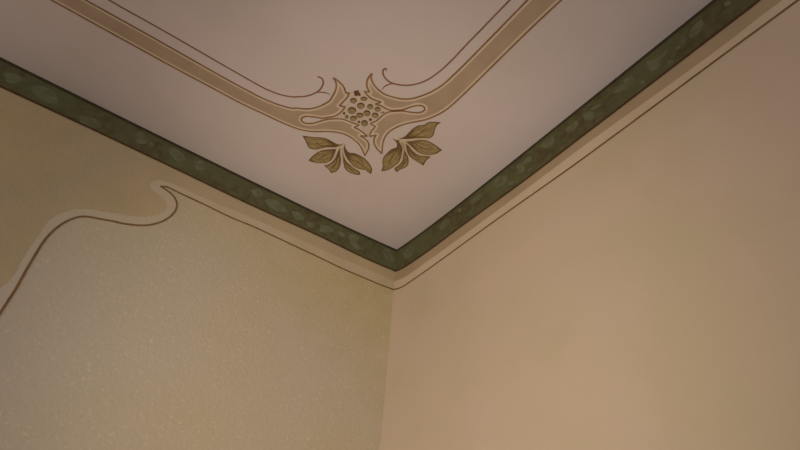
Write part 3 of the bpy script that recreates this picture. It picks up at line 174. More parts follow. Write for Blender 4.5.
 "R_cream":[[[0.3058,2.0758],[0.3058,2.0775],[0.3103,2.0736],[0.3118,2.0737],[0.3163,2.0692],[0.3178,2.0692],[0.3223,2.0647],[0.3238,2.0647],[0.3298,2.0587],[0.3313,2.0587],[0.3358,2.0542],[0.3373,2.0542],[0.3418,2.0497],[0.3433,2.0497],[0.3478,2.0452],[0.3493,2.0452],[0.3538,2.0407],[0.3553,2.0407],[0.3598,2.0362],[0.3613,2.0362],[0.3673,2.0302],[0.3688,2.0302],[0.3733,2.0256],[0.3748,2.0256],[0.3793,2.021],[0.3816,2.0205],[0.3818,2.019],[0.4167,1.221],[0.4208,1.098],[0.4263,0.966],[0.4284,0.927],[0.4316,0.885],[0.4342,0.8655],[0.4388,0.8445],[0.4449,0.825],[0.4531,0.8055],[0.464,0.7845],[0.4761,0.765],[0.4858,0.7519],[0.4963,0.7411],[0.5068,0.733],[0.5203,0.7249],[0.5413,0.7158],[0.5623,0.7085],[0.5698,0.7069],[0.5773,0.706],[0.5893,0.7063],[0.5983,0.7075],[0.6088,0.7096],[0.6163,0.7117],[0.6238,0.7145],[0.6336,0.72],[0.6418,0.7267],[0.6472,0.7335],[0.6508,0.741],[0.6516,0.735],[0.6516,0.726],[0.6502,0.717],[0.6476,0.7095],[0.6445,0.7035],[0.6401,0.6975],[0.6341,0.6915],[0.6283,0.687],[0.6185,0.681],[0.6205,0.6795],[0.6317,0.6735],[0.6332,0.672],[0.6163,0.6659],[0.6088,0.6647],[0.6013,0.6644],[0.5923,0.6652],[0.5653,0.6731],[0.5644,0.672],[0.5742,0.6555],[0.5728,0.6546],[0.5623,0.6587],[0.5563,0.6604],[0.5503,0.6614],[0.5353,0.6624],[0.5278,0.6638],[0.5173,0.6675],[0.5098,0.672],[0.4918,0.6887],[0.4851,0.696],[0.481,0.702],[0.4673,0.726],[0.4633,0.732],[0.4586,0.738],[0.4544,0.7425],[0.4498,0.7463],[0.4423,0.7506],[0.4378,0.752],[0.4348,0.7524],[0.4303,0.7521],[0.4285,0.7515],[0.4243,0.7485],[0.4226,0.7455],[0.4218,0.7425],[0.4219,0.738],[0.4231,0.7335],[0.4245,0.7305],[0.4302,0.723],[0.4378,0.716],[0.4448,0.711],[0.4543,0.7051],[0.4768,0.6936],[0.4843,0.689],[0.5087,0.6675],[0.5168,0.6585],[0.5226,0.6495],[0.5258,0.642],[0.5285,0.63],[0.533,0.5955],[0.5429,0.573],[0.5428,0.5725],[0.5413,0.5717],[0.5233,0.5733],[0.5227,0.573],[0.5223,0.5715],[0.522,0.552],[0.5204,0.534],[0.5143,0.5208],[0.4993,0.5415],[0.4978,0.5421],[0.4966,0.5295],[0.4943,0.522],[0.489,0.5115],[0.4845,0.5055],[0.4814,0.5025],[0.4751,0.498],[0.4603,0.4891],[0.4333,0.4807],[0.4324,0.4815],[0.4557,0.522],[0.461,0.534],[0.4646,0.5445],[0.4675,0.5565],[0.469,0.57],[0.4687,0.5835],[0.4668,0.5955],[0.4633,0.6075],[0.4576,0.6225],[0.4513,0.636],[0.4447,0.648],[0.4351,0.6615],[0.4093,0.693],[0.4001,0.705],[0.3913,0.7177],[0.3853,0.7283],[0.3756,0.75],[0.3687,0.768],[0.3646,0.783],[0.3608,0.8025],[0.359,0.816],[0.3576,0.831],[0.355,0.8835],[0.3527,0.9525],[0.3491,1.1055],[0.347,1.17],[0.3407,1.2795]]],
 "R_fill":[[[0.3163,2.0669],[0.3163,2.0685],[0.3178,2.0686],[0.3223,2.0642],[0.3238,2.0643],[0.3298,2.0584],[0.3313,2.0584],[0.3358,2.0539],[0.3373,2.054],[0.3418,2.0495],[0.3433,2.0495],[0.3478,2.045],[0.3493,2.045],[0.3538,2.0405],[0.3553,2.0405],[0.3598,2.0359],[0.3613,2.0359],[0.3673,2.0298],[0.3688,2.0297],[0.3731,2.025],[0.3719,2.022],[0.3717,2.019],[0.4066,1.221],[0.4106,1.0995],[0.4158,0.975],[0.4181,0.93],[0.4212,0.888],[0.4235,0.8685],[0.4273,0.849],[0.4327,0.8295],[0.4387,0.813],[0.4477,0.7935],[0.4585,0.774],[0.47,0.756],[0.4798,0.7434],[0.4898,0.7335],[0.5008,0.7249],[0.5158,0.7159],[0.5323,0.7085],[0.5548,0.7002],[0.5713,0.6965],[0.5863,0.696],[0.6028,0.698],[0.6193,0.7021],[0.6268,0.7048],[0.6343,0.7085],[0.6352,0.708],[0.632,0.7035],[0.6268,0.6985],[0.6223,0.6952],[0.6133,0.6899],[0.6103,0.6872],[0.6083,0.6825],[0.6083,0.6795],[0.6093,0.675],[0.6043,0.6745],[0.5953,0.6749],[0.5668,0.6833],[0.5638,0.6836],[0.5593,0.6825],[0.5563,0.6801],[0.5542,0.6765],[0.5533,0.6715],[0.5368,0.6724],[0.5293,0.6738],[0.5218,0.6765],[0.5158,0.6801],[0.4948,0.7001],[0.4901,0.7065],[0.4736,0.735],[0.468,0.7425],[0.4618,0.7493],[0.4558,0.7545],[0.4498,0.7583],[0.4408,0.7617],[0.4348,0.7626],[0.4273,0.7618],[0.4228,0.7601],[0.4183,0.7568],[0.4134,0.75],[0.4118,0.744],[0.4119,0.7365],[0.4134,0.7305],[0.4154,0.726],[0.4213,0.7177],[0.4288,0.7103],[0.4363,0.7045],[0.4453,0.6987],[0.4782,0.681],[0.5019,0.66],[0.5087,0.6525],[0.5136,0.645],[0.517,0.636],[0.523,0.594],[0.5268,0.5835],[0.5218,0.5834],[0.5188,0.5827],[0.5154,0.5805],[0.5133,0.5775],[0.5123,0.573],[0.512,0.555],[0.5111,0.5445],[0.5098,0.5442],[0.5053,0.5501],[0.5008,0.5526],[0.4963,0.5528],[0.4918,0.5508],[0.4889,0.5475],[0.4879,0.5445],[0.4858,0.528],[0.4826,0.5205],[0.4788,0.5145],[0.4746,0.51],[0.4693,0.5062],[0.4558,0.4983],[0.4544,0.4995],[0.4632,0.5145],[0.4682,0.525],[0.4733,0.5385],[0.4769,0.552],[0.4787,0.564],[0.4791,0.5775],[0.4781,0.5895],[0.4757,0.6015],[0.4719,0.6135],[0.4653,0.63],[0.4596,0.642],[0.4528,0.6539],[0.4433,0.6675],[0.4082,0.711],[0.3999,0.723],[0.3943,0.7329],[0.3853,0.753],[0.3784,0.771],[0.3736,0.789],[0.3701,0.8085],[0.3674,0.837],[0.3643,0.903],[0.3569,1.1745],[0.3508,1.2795]]],
 "R_tendril":[[0.4034,2.1883],[0.4603,1.1378],[0.4631,1.0744],[0.4662,1.0255],[0.4683,0.9562],[0.4705,0.9267],[0.472,0.9123],[0.4739,0.8984],[0.4774,0.8792],[0.4822,0.8598],[0.4868,0.8458],[0.4931,0.8315],[0.5008,0.8177],[0.5065,0.8091],[0.5127,0.8009],[0.5227,0.7898],[0.5334,0.7804],[0.5411,0.7749],[0.5498,0.7697],[0.5593,0.7649],[0.5686,0.7608],[0.5777,0.7579],[0.5824,0.757],[0.5872,0.7566],[0.5921,0.7566],[0.5971,0.7572],[0.6022,0.7582],[0.6071,0.7598],[0.6119,0.7619],[0.6163,0.7646],[0.6203,0.7678],[0.6236,0.7715],[0.6261,0.7755],[0.6274,0.7796],[0.6276,0.7834],[0.6266,0.7864],[0.6247,0.7881],[0.6225,0.7881],[0.6204,0.7866],[0.6186,0.7842]],
 "R_tendril_b":[[0.5697,0.7604],[0.5725,0.758],[0.5753,0.7557],[0.578,0.7531],[0.5803,0.7502],[0.5825,0.7471],[0.5845,0.7438],[0.5862,0.7405],[0.5878,0.7365],[0.589,0.7325],[0.5897,0.7284],[0.5899,0.7242],[0.5897,0.7199],[0.5895,0.7156]],
 "R_leaf":[[[[[0.3271,0.6636],[0.3264,0.6687],[0.3265,0.6719],[0.3273,0.6775],[0.3282,0.6807],[0.3308,0.6863],[0.3383,0.6991],[0.3425,0.7095],[0.3443,0.7159],[0.3449,0.7207],[0.3448,0.7239],[0.3442,0.7271],[0.3412,0.7375],[0.3415,0.7385],[0.3571,0.7295],[0.3631,0.7256],[0.372,0.7183],[0.3759,0.7144],[0.3779,0.7119],[0.3795,0.7095],[0.3805,0.7071],[0.3829,0.6951],[0.3842,0.6919],[0.3858,0.6895],[0.3879,0.6873],[0.3967,0.679],[0.3988,0.6759],[0.4013,0.6711],[0.4034,0.6655],[0.4053,0.6591],[0.4066,0.6527],[0.4074,0.6455],[0.4075,0.6271],[0.4082,0.6111],[0.4087,0.6047],[0.4095,0.5999],[0.4106,0.5967],[0.4136,0.5911],[0.4176,0.5863],[0.4231,0.5815],[0.4223,0.5808],[0.416,0.5839],[0.4087,0.5886],[0.4012,0.5943],[0.3919,0.6022],[0.3855,0.6083],[0.3726,0.6215],[0.3657,0.6279],[0.3463,0.6444],[0.3359,0.6521],[0.3319,0.6555],[0.33,0.6575],[0.3284,0.6599]]],[[[0.3287,0.6634],[0.3281,0.6663],[0.328,0.6719],[0.3295,0.6799],[0.3321,0.6855],[0.3399,0.6989],[0.3439,0.709],[0.3457,0.7151],[0.3464,0.7207],[0.3463,0.7239],[0.3437,0.7343],[0.3439,0.7353],[0.3615,0.7249],[0.3688,0.7191],[0.3747,0.7135],[0.3777,0.7095],[0.3792,0.7063],[0.3815,0.6946],[0.3829,0.6911],[0.3867,0.6863],[0.3951,0.6785],[0.3976,0.6751],[0.4009,0.6679],[0.4031,0.6615],[0.4052,0.6519],[0.404,0.6447],[0.3995,0.6271],[0.3967,0.6132],[0.3703,0.6258],[0.3473,0.6455],[0.3343,0.6553],[0.3307,0.6591]]],[[[0.3295,0.6664],[0.3294,0.6719],[0.331,0.6799],[0.3332,0.6847],[0.3408,0.6975],[0.3463,0.7119],[0.3476,0.7183],[0.3479,0.7302],[0.3543,0.7278],[0.3607,0.7238],[0.3695,0.7167],[0.3742,0.7119],[0.3777,0.7063],[0.3801,0.6943],[0.3818,0.6903],[0.3856,0.6855],[0.3943,0.6773],[0.3977,0.6719],[0.4016,0.6615],[0.4039,0.6511],[0.3985,0.6279],[0.3959,0.6149],[0.3711,0.627],[0.3485,0.6463],[0.334,0.6575],[0.3309,0.6615]]],[[[0.3319,0.6639],[0.3312,0.6671],[0.3312,0.6711],[0.3326,0.6791],[0.3349,0.6839],[0.3428,0.6975],[0.35,0.7143],[0.3527,0.7231],[0.3647,0.7183],[0.3727,0.711],[0.3761,0.7055],[0.3785,0.6935],[0.3801,0.6895],[0.3824,0.6863],[0.3887,0.6802],[0.3922,0.6751],[0.394,0.6703],[0.3955,0.6623],[0.3962,0.6511],[0.3958,0.6463],[0.3903,0.6303],[0.3895,0.6292],[0.3767,0.6331],[0.3479,0.6493],[0.3351,0.6589],[0.3335,0.6607]]]],[[[[0.256,0.6403],[0.2555,0.6423],[0.2556,0.6431],[0.256,0.6432],[0.2816,0.6452],[0.2936,0.6457],[0.308,0.6454],[0.3176,0.6446],[0.3256,0.643],[0.3312,0.6411],[0.3376,0.6379],[0.3448,0.6332],[0.3527,0.6271],[0.3584,0.6218],[0.3736,0.6039],[0.3896,0.5879],[0.3888,0.5872],[0.3848,0.5865],[0.356,0.5813],[0.3361,0.5767],[0.328,0.5754],[0.3224,0.5752],[0.3136,0.5759],[0.3056,0.5776],[0.3,0.5795],[0.292,0.5836],[0.2872,0.5868],[0.2824,0.5904],[0.2731,0.5991],[0.267,0.6063],[0.2625,0.6135],[0.2603,0.6191],[0.2587,0.6255]]],[[[0.2576,0.64],[0.2573,0.6415],[0.2576,0.6418],[0.2848,0.6439],[0.2984,0.6442],[0.3112,0.6437],[0.32,0.6428],[0.328,0.6407],[0.3336,0.6383],[0.3416,0.6336],[0.3488,0.6283],[0.3559,0.6223],[0.3617,0.6159],[0.3677,0.6023],[0.3728,0.5927],[0.3648,0.5889],[0.3504,0.5816],[0.336,0.5782],[0.328,0.5769],[0.32,0.5768],[0.3112,0.5778],[0.3032,0.5799],[0.2976,0.5822],[0.2904,0.5864],[0.2808,0.5938],[0.2722,0.6023],[0.2666,0.6095],[0.2638,0.6143],[0.2616,0.6199]]],[[[0.2616,0.6339],[0.2612,0.6383],[0.2616,0.6389],[0.272,0.6415],[0.2824,0.6423],[0.296,0.6428],[0.3136,0.6421],[0.3224,0.6409],[0.3304,0.6383],[0.3384,0.634],[0.3461,0.6287],[0.3547,0.6215],[0.3608,0.6147],[0.3668,0.6015],[0.3711,0.5935],[0.3666,0.5911],[0.3504,0.583],[0.3304,0.5786],[0.3224,0.5781],[0.3144,0.5787],[0.3064,0.5804],[0.3008,0.5823],[0.2931,0.5863],[0.2842,0.5927],[0.2768,0.5994],[0.2694,0.6079],[0.2662,0.6127],[0.2639,0.6175],[0.2626,0.6239]]],[[[0.2672,0.6276],[0.2669,0.6335],[0.2672,0.6346],[0.2872,0.6408],[0.2968,0.641],[0.3136,0.6403],[0.3216,0.6392],[0.3272,0.6376],[0.332,0.6355],[0.3352,0.6336],[0.3432,0.6256],[0.3504,0.6168],[0.3572,0.6055],[0.3599,0.5975],[0.3598,0.5967],[0.3584,0.5958],[0.352,0.5919],[0.3328,0.5839],[0.3248,0.5814],[0.3168,0.5803],[0.3096,0.5814],[0.304,0.583],[0.2968,0.5862],[0.2896,0.5908],[0.2824,0.5966],[0.2752,0.6037],[0.2716,0.6103],[0.2693,0.6159],[0.2679,0.6215]]]],[[[[0.2644,0.5346],[0.2639,0.5352],[0.2688,0.5528],[0.2705,0.5624],[0.2708,0.5704],[0.2698,0.588],[0.2697,0.5896],[0.27,0.5903],[0.2852,0.5797],[0.298,0.5722],[0.3068,0.5679],[0.3116,0.5662],[0.3148,0.5655],[0.3204,0.565],[0.326,0.5652],[0.338,0.567],[0.3492,0.5697],[0.3644,0.5751],[0.3732,0.5775],[0.3852,0.5794],[0.3858,0.5792],[0.3691,0.5616],[0.3597,0.5528],[0.3556,0.5496],[0.3484,0.5449],[0.3428,0.5417],[0.3373,0.5392],[0.3292,0.5365],[0.3204,0.5352],[0.3012,0.5353]]],[[[0.266,0.5362],[0.2703,0.5528],[0.2719,0.5616],[0.2723,0.5704],[0.2716,0.5874],[0.2836,0.579],[0.2948,0.5723],[0.3036,0.5676],[0.3116,0.5646],[0.318,0.5636],[0.326,0.5637],[0.3356,0.565],[0.3476,0.5676],[0.358,0.5711],[0.3684,0.571],[0.3697,0.5704],[0.3593,0.5544],[0.3468,0.5457],[0.3404,0.5422],[0.3348,0.5398],[0.3268,0.5375],[0.3204,0.5367]]],[[[0.27,0.539],[0.2697,0.54],[0.2722,0.552],[0.2735,0.5616],[0.2738,0.5704],[0.2733,0.5832],[0.274,0.5838],[0.2856,0.576],[0.2967,0.5696],[0.3052,0.5654],[0.3116,0.5632],[0.318,0.5622],[0.3268,0.5623],[0.338,0.5641],[0.3492,0.5666],[0.358,0.5696],[0.3668,0.5696],[0.3674,0.5688],[0.3602,0.5576],[0.3581,0.5552],[0.3467,0.5472],[0.3396,0.5434],[0.334,0.541],[0.326,0.5388],[0.3172,0.538],[0.3012,0.5382],[0.278,0.5377]]],[[[0.2756,0.5436],[0.2778,0.5608],[0.278,0.5755],[0.2868,0.5732],[0.3012,0.5652],[0.3108,0.5615],[0.3204,0.5603],[0.3284,0.5606],[0.3412,0.5602],[0.3524,0.5607],[0.3532,0.56],[0.346,0.5528],[0.3396,0.5475],[0.3316,0.5422],[0.3284,0.5412],[0.318,0.5399],[0.29,0.5397]]]],[[[[0.3142,0.4842],[0.3135,0.4883],[0.3135,0.4915],[0.3139,0.4947],[0.3156,0.5003],[0.3182,0.5059],[0.3213,0.5115],[0.3245,0.5163],[0.3282,0.5211],[0.3344,0.5275],[0.3421,0.5339],[0.347,0.5371],[0.363,0.546],[0.3686,0.5499],[0.373,0.5539],[0.3819,0.5635],[0.3862,0.5675],[0.3886,0.5691],[0.3942,0.5718],[0.4038,0.5749],[0.4046,0.5751],[0.4054,0.5747],[0.3958,0.5701],[0.3902,0.5668],[0.3814,0.5603],[0.3755,0.5547],[0.371,0.5492],[0.3663,0.5419],[0.3568,0.5235],[0.3462,0.5056],[0.3446,0.5021],[0.3431,0.4979],[0.3421,0.4915],[0.3422,0.4827],[0.3436,0.4683],[0.347,0.4483],[0.3467,0.4475],[0.3406,0.4426],[0.3382,0.441],[0.3358,0.44],[0.3334,0.4396],[0.3302,0.4396],[0.3254,0.4398],[0.3247,0.4403],[0.3262,0.4483],[0.3265,0.4507],[0.3262,0.4539],[0.3246,0.4588],[0.32,0.4675],[0.3187,0.4707],[0.3155,0.4795]]],[[[0.3158,0.484],[0.315,0.4891],[0.3153,0.4939],[0.3169,0.4995],[0.3194,0.5051],[0.3238,0.5125],[0.3275,0.5179],[0.3317,0.5227],[0.3375,0.5283],[0.3424,0.5323],[0.3478,0.5357],[0.3646,0.5452],[0.3654,0.5455],[0.3659,0.5451],[0.3654,0.5432],[0.3555,0.5243],[0.3492,0.5139],[0.3446,0.5059],[0.3425,0.5011],[0.3414,0.4971],[0.3406,0.4915],[0.3407,0.4827],[0.3421,0.4683],[0.3453,0.4483],[0.3398,0.4439],[0.3358,0.4416],[0.3302,0.4411],[0.327,0.4413],[0.3265,0.4419],[0.3277,0.4483],[0.3278,0.4539],[0.3259,0.4595],[0.32,0.4715]]],[[[0.3166,0.4872],[0.3164,0.4915],[0.3173,0.4963],[0.3194,0.5019],[0.3223,0.5075],[0.3263,0.5139],[0.3302,0.5188],[0.335,0.524],[0.3414,0.5297],[0.3486,0.5346],[0.363,0.5426],[0.363,0.5419],[0.3544,0.5251],[0.3462,0.5115],[0.341,0.5011],[0.3396,0.4955],[0.3391,0.4891],[0.3407,0.4683],[0.3438,0.4489],[0.3399,0.4459],[0.3366,0.4443],[0.3334,0.4437],[0.33,0.4443],[0.33,0.4507],[0.3284,0.4571],[0.3214,0.4718],[0.318,0.4811]]],[[[0.319,0.4848],[0.3182,0.4883],[0.3182,0.4915],[0.319,0.4955],[0.3211,0.5011],[0.328,0.5131],[0.3358,0.5222],[0.3406,0.5266],[0.3422,0.5275],[0.3486,0.5304],[0.3518,0.5315],[0.3528,0.5315],[0.3468,0.5163],[0.3414,0.5065],[0.3384,0.4987],[0.3374,0.4915],[0.3375,0.4827],[0.3397,0.4619],[0.339,0.4515],[0.3386,0.4507],[0.335,0.4494],[0.3338,0.4547],[0.3322,0.4587],[0.3252,0.4707]]]],[[[[0.3522,0.4698],[0.3515,0.4798],[0.3518,0.4862],[0.3532,0.4942],[0.3557,0.5022],[0.3601,0.5134],[0.3643,0.5222],[0.3784,0.5486],[0.3818,0.5536],[0.3868,0.5582],[0.3946,0.5635],[0.409,0.572],[0.4138,0.5742],[0.417,0.5752],[0.4202,0.5756],[0.4226,0.5754],[0.4258,0.5746],[0.4398,0.5678],[0.4382,0.567],[0.425,0.5639],[0.4202,0.5624],[0.4162,0.5608],[0.413,0.5583],[0.4101,0.555],[0.4066,0.5503],[0.404,0.5446],[0.4035,0.5422],[0.4041,0.539],[0.4062,0.535],[0.4111,0.5278],[0.4125,0.5246],[0.4138,0.5198],[0.4147,0.5142],[0.4156,0.5046],[0.4161,0.4894],[0.4159,0.4798],[0.4149,0.471],[0.4136,0.4654],[0.4118,0.4598],[0.4097,0.455],[0.4066,0.449],[0.4021,0.4422],[0.392,0.4302],[0.3887,0.4246],[0.3865,0.419],[0.3814,0.403],[0.381,0.4026],[0.3747,0.4078],[0.3701,0.4126],[0.3654,0.4198],[0.3611,0.4286],[0.3587,0.435],[0.3564,0.4438],[0.3547,0.4526]]],[[[0.3538,0.4691],[0.353,0.4806],[0.3541,0.491],[0.3573,0.5022],[0.364,0.5182],[0.3698,0.5294],[0.3867,0.5446],[0.3922,0.5478],[0.3927,0.547],[0.393,0.5414],[0.3947,0.5358],[0.397,0.5317],[0.4042,0.5221],[0.4093,0.5102],[0.4144,0.495],[0.4146,0.4854],[0.4135,0.4718],[0.4123,0.4662],[0.4095,0.4582],[0.4058,0.4506],[0.4027,0.4454],[0.3922,0.433],[0.3887,0.4278],[0.3852,0.4198],[0.3809,0.4062],[0.3802,0.4052],[0.3752,0.4094],[0.3713,0.4134],[0.3666,0.4206],[0.3624,0.4294],[0.36,0.4358],[0.3579,0.4438]]],[[[0.3546,0.4754],[0.3546,0.4854],[0.3567,0.4958],[0.3619,0.5102],[0.3682,0.5235],[0.3712,0.5286],[0.3882,0.5437],[0.3914,0.5458],[0.3919,0.5414],[0.3935,0.5358],[0.3962,0.531],[0.4034,0.5214],[0.4072,0.5126],[0.411,0.5014],[0.4131,0.495],[0.4131,0.4814],[0.4117,0.4694],[0.4099,0.463],[0.4069,0.4558],[0.4015,0.4462],[0.389,0.431],[0.3859,0.4254],[0.3828,0.4174],[0.3794,0.4111],[0.3786,0.4104],[0.3733,0.415],[0.3682,0.4214],[0.3661,0.4246],[0.3623,0.4334],[0.3601,0.4406],[0.3585,0.4478],[0.3557,0.4654]]],[[[0.357,0.4693],[0.3563,0.483],[0.3572,0.4902],[0.3587,0.4958],[0.3675,0.5102],[0.3754,0.5206],[0.3882,0.5278],[0.389,0.5275],[0.3961,0.5182],[0.4048,0.499],[0.4069,0.4894],[0.4086,0.4782],[0.4089,0.4726],[0.4087,0.4654],[0.4067,0.4598],[0.4041,0.4542],[0.3999,0.447],[0.3898,0.4351],[0.3859,0.4294],[0.3816,0.4246],[0.377,0.4184],[0.3738,0.4217],[0.3687,0.4286],[0.362,0.4406],[0.3599,0.4502]]]]],
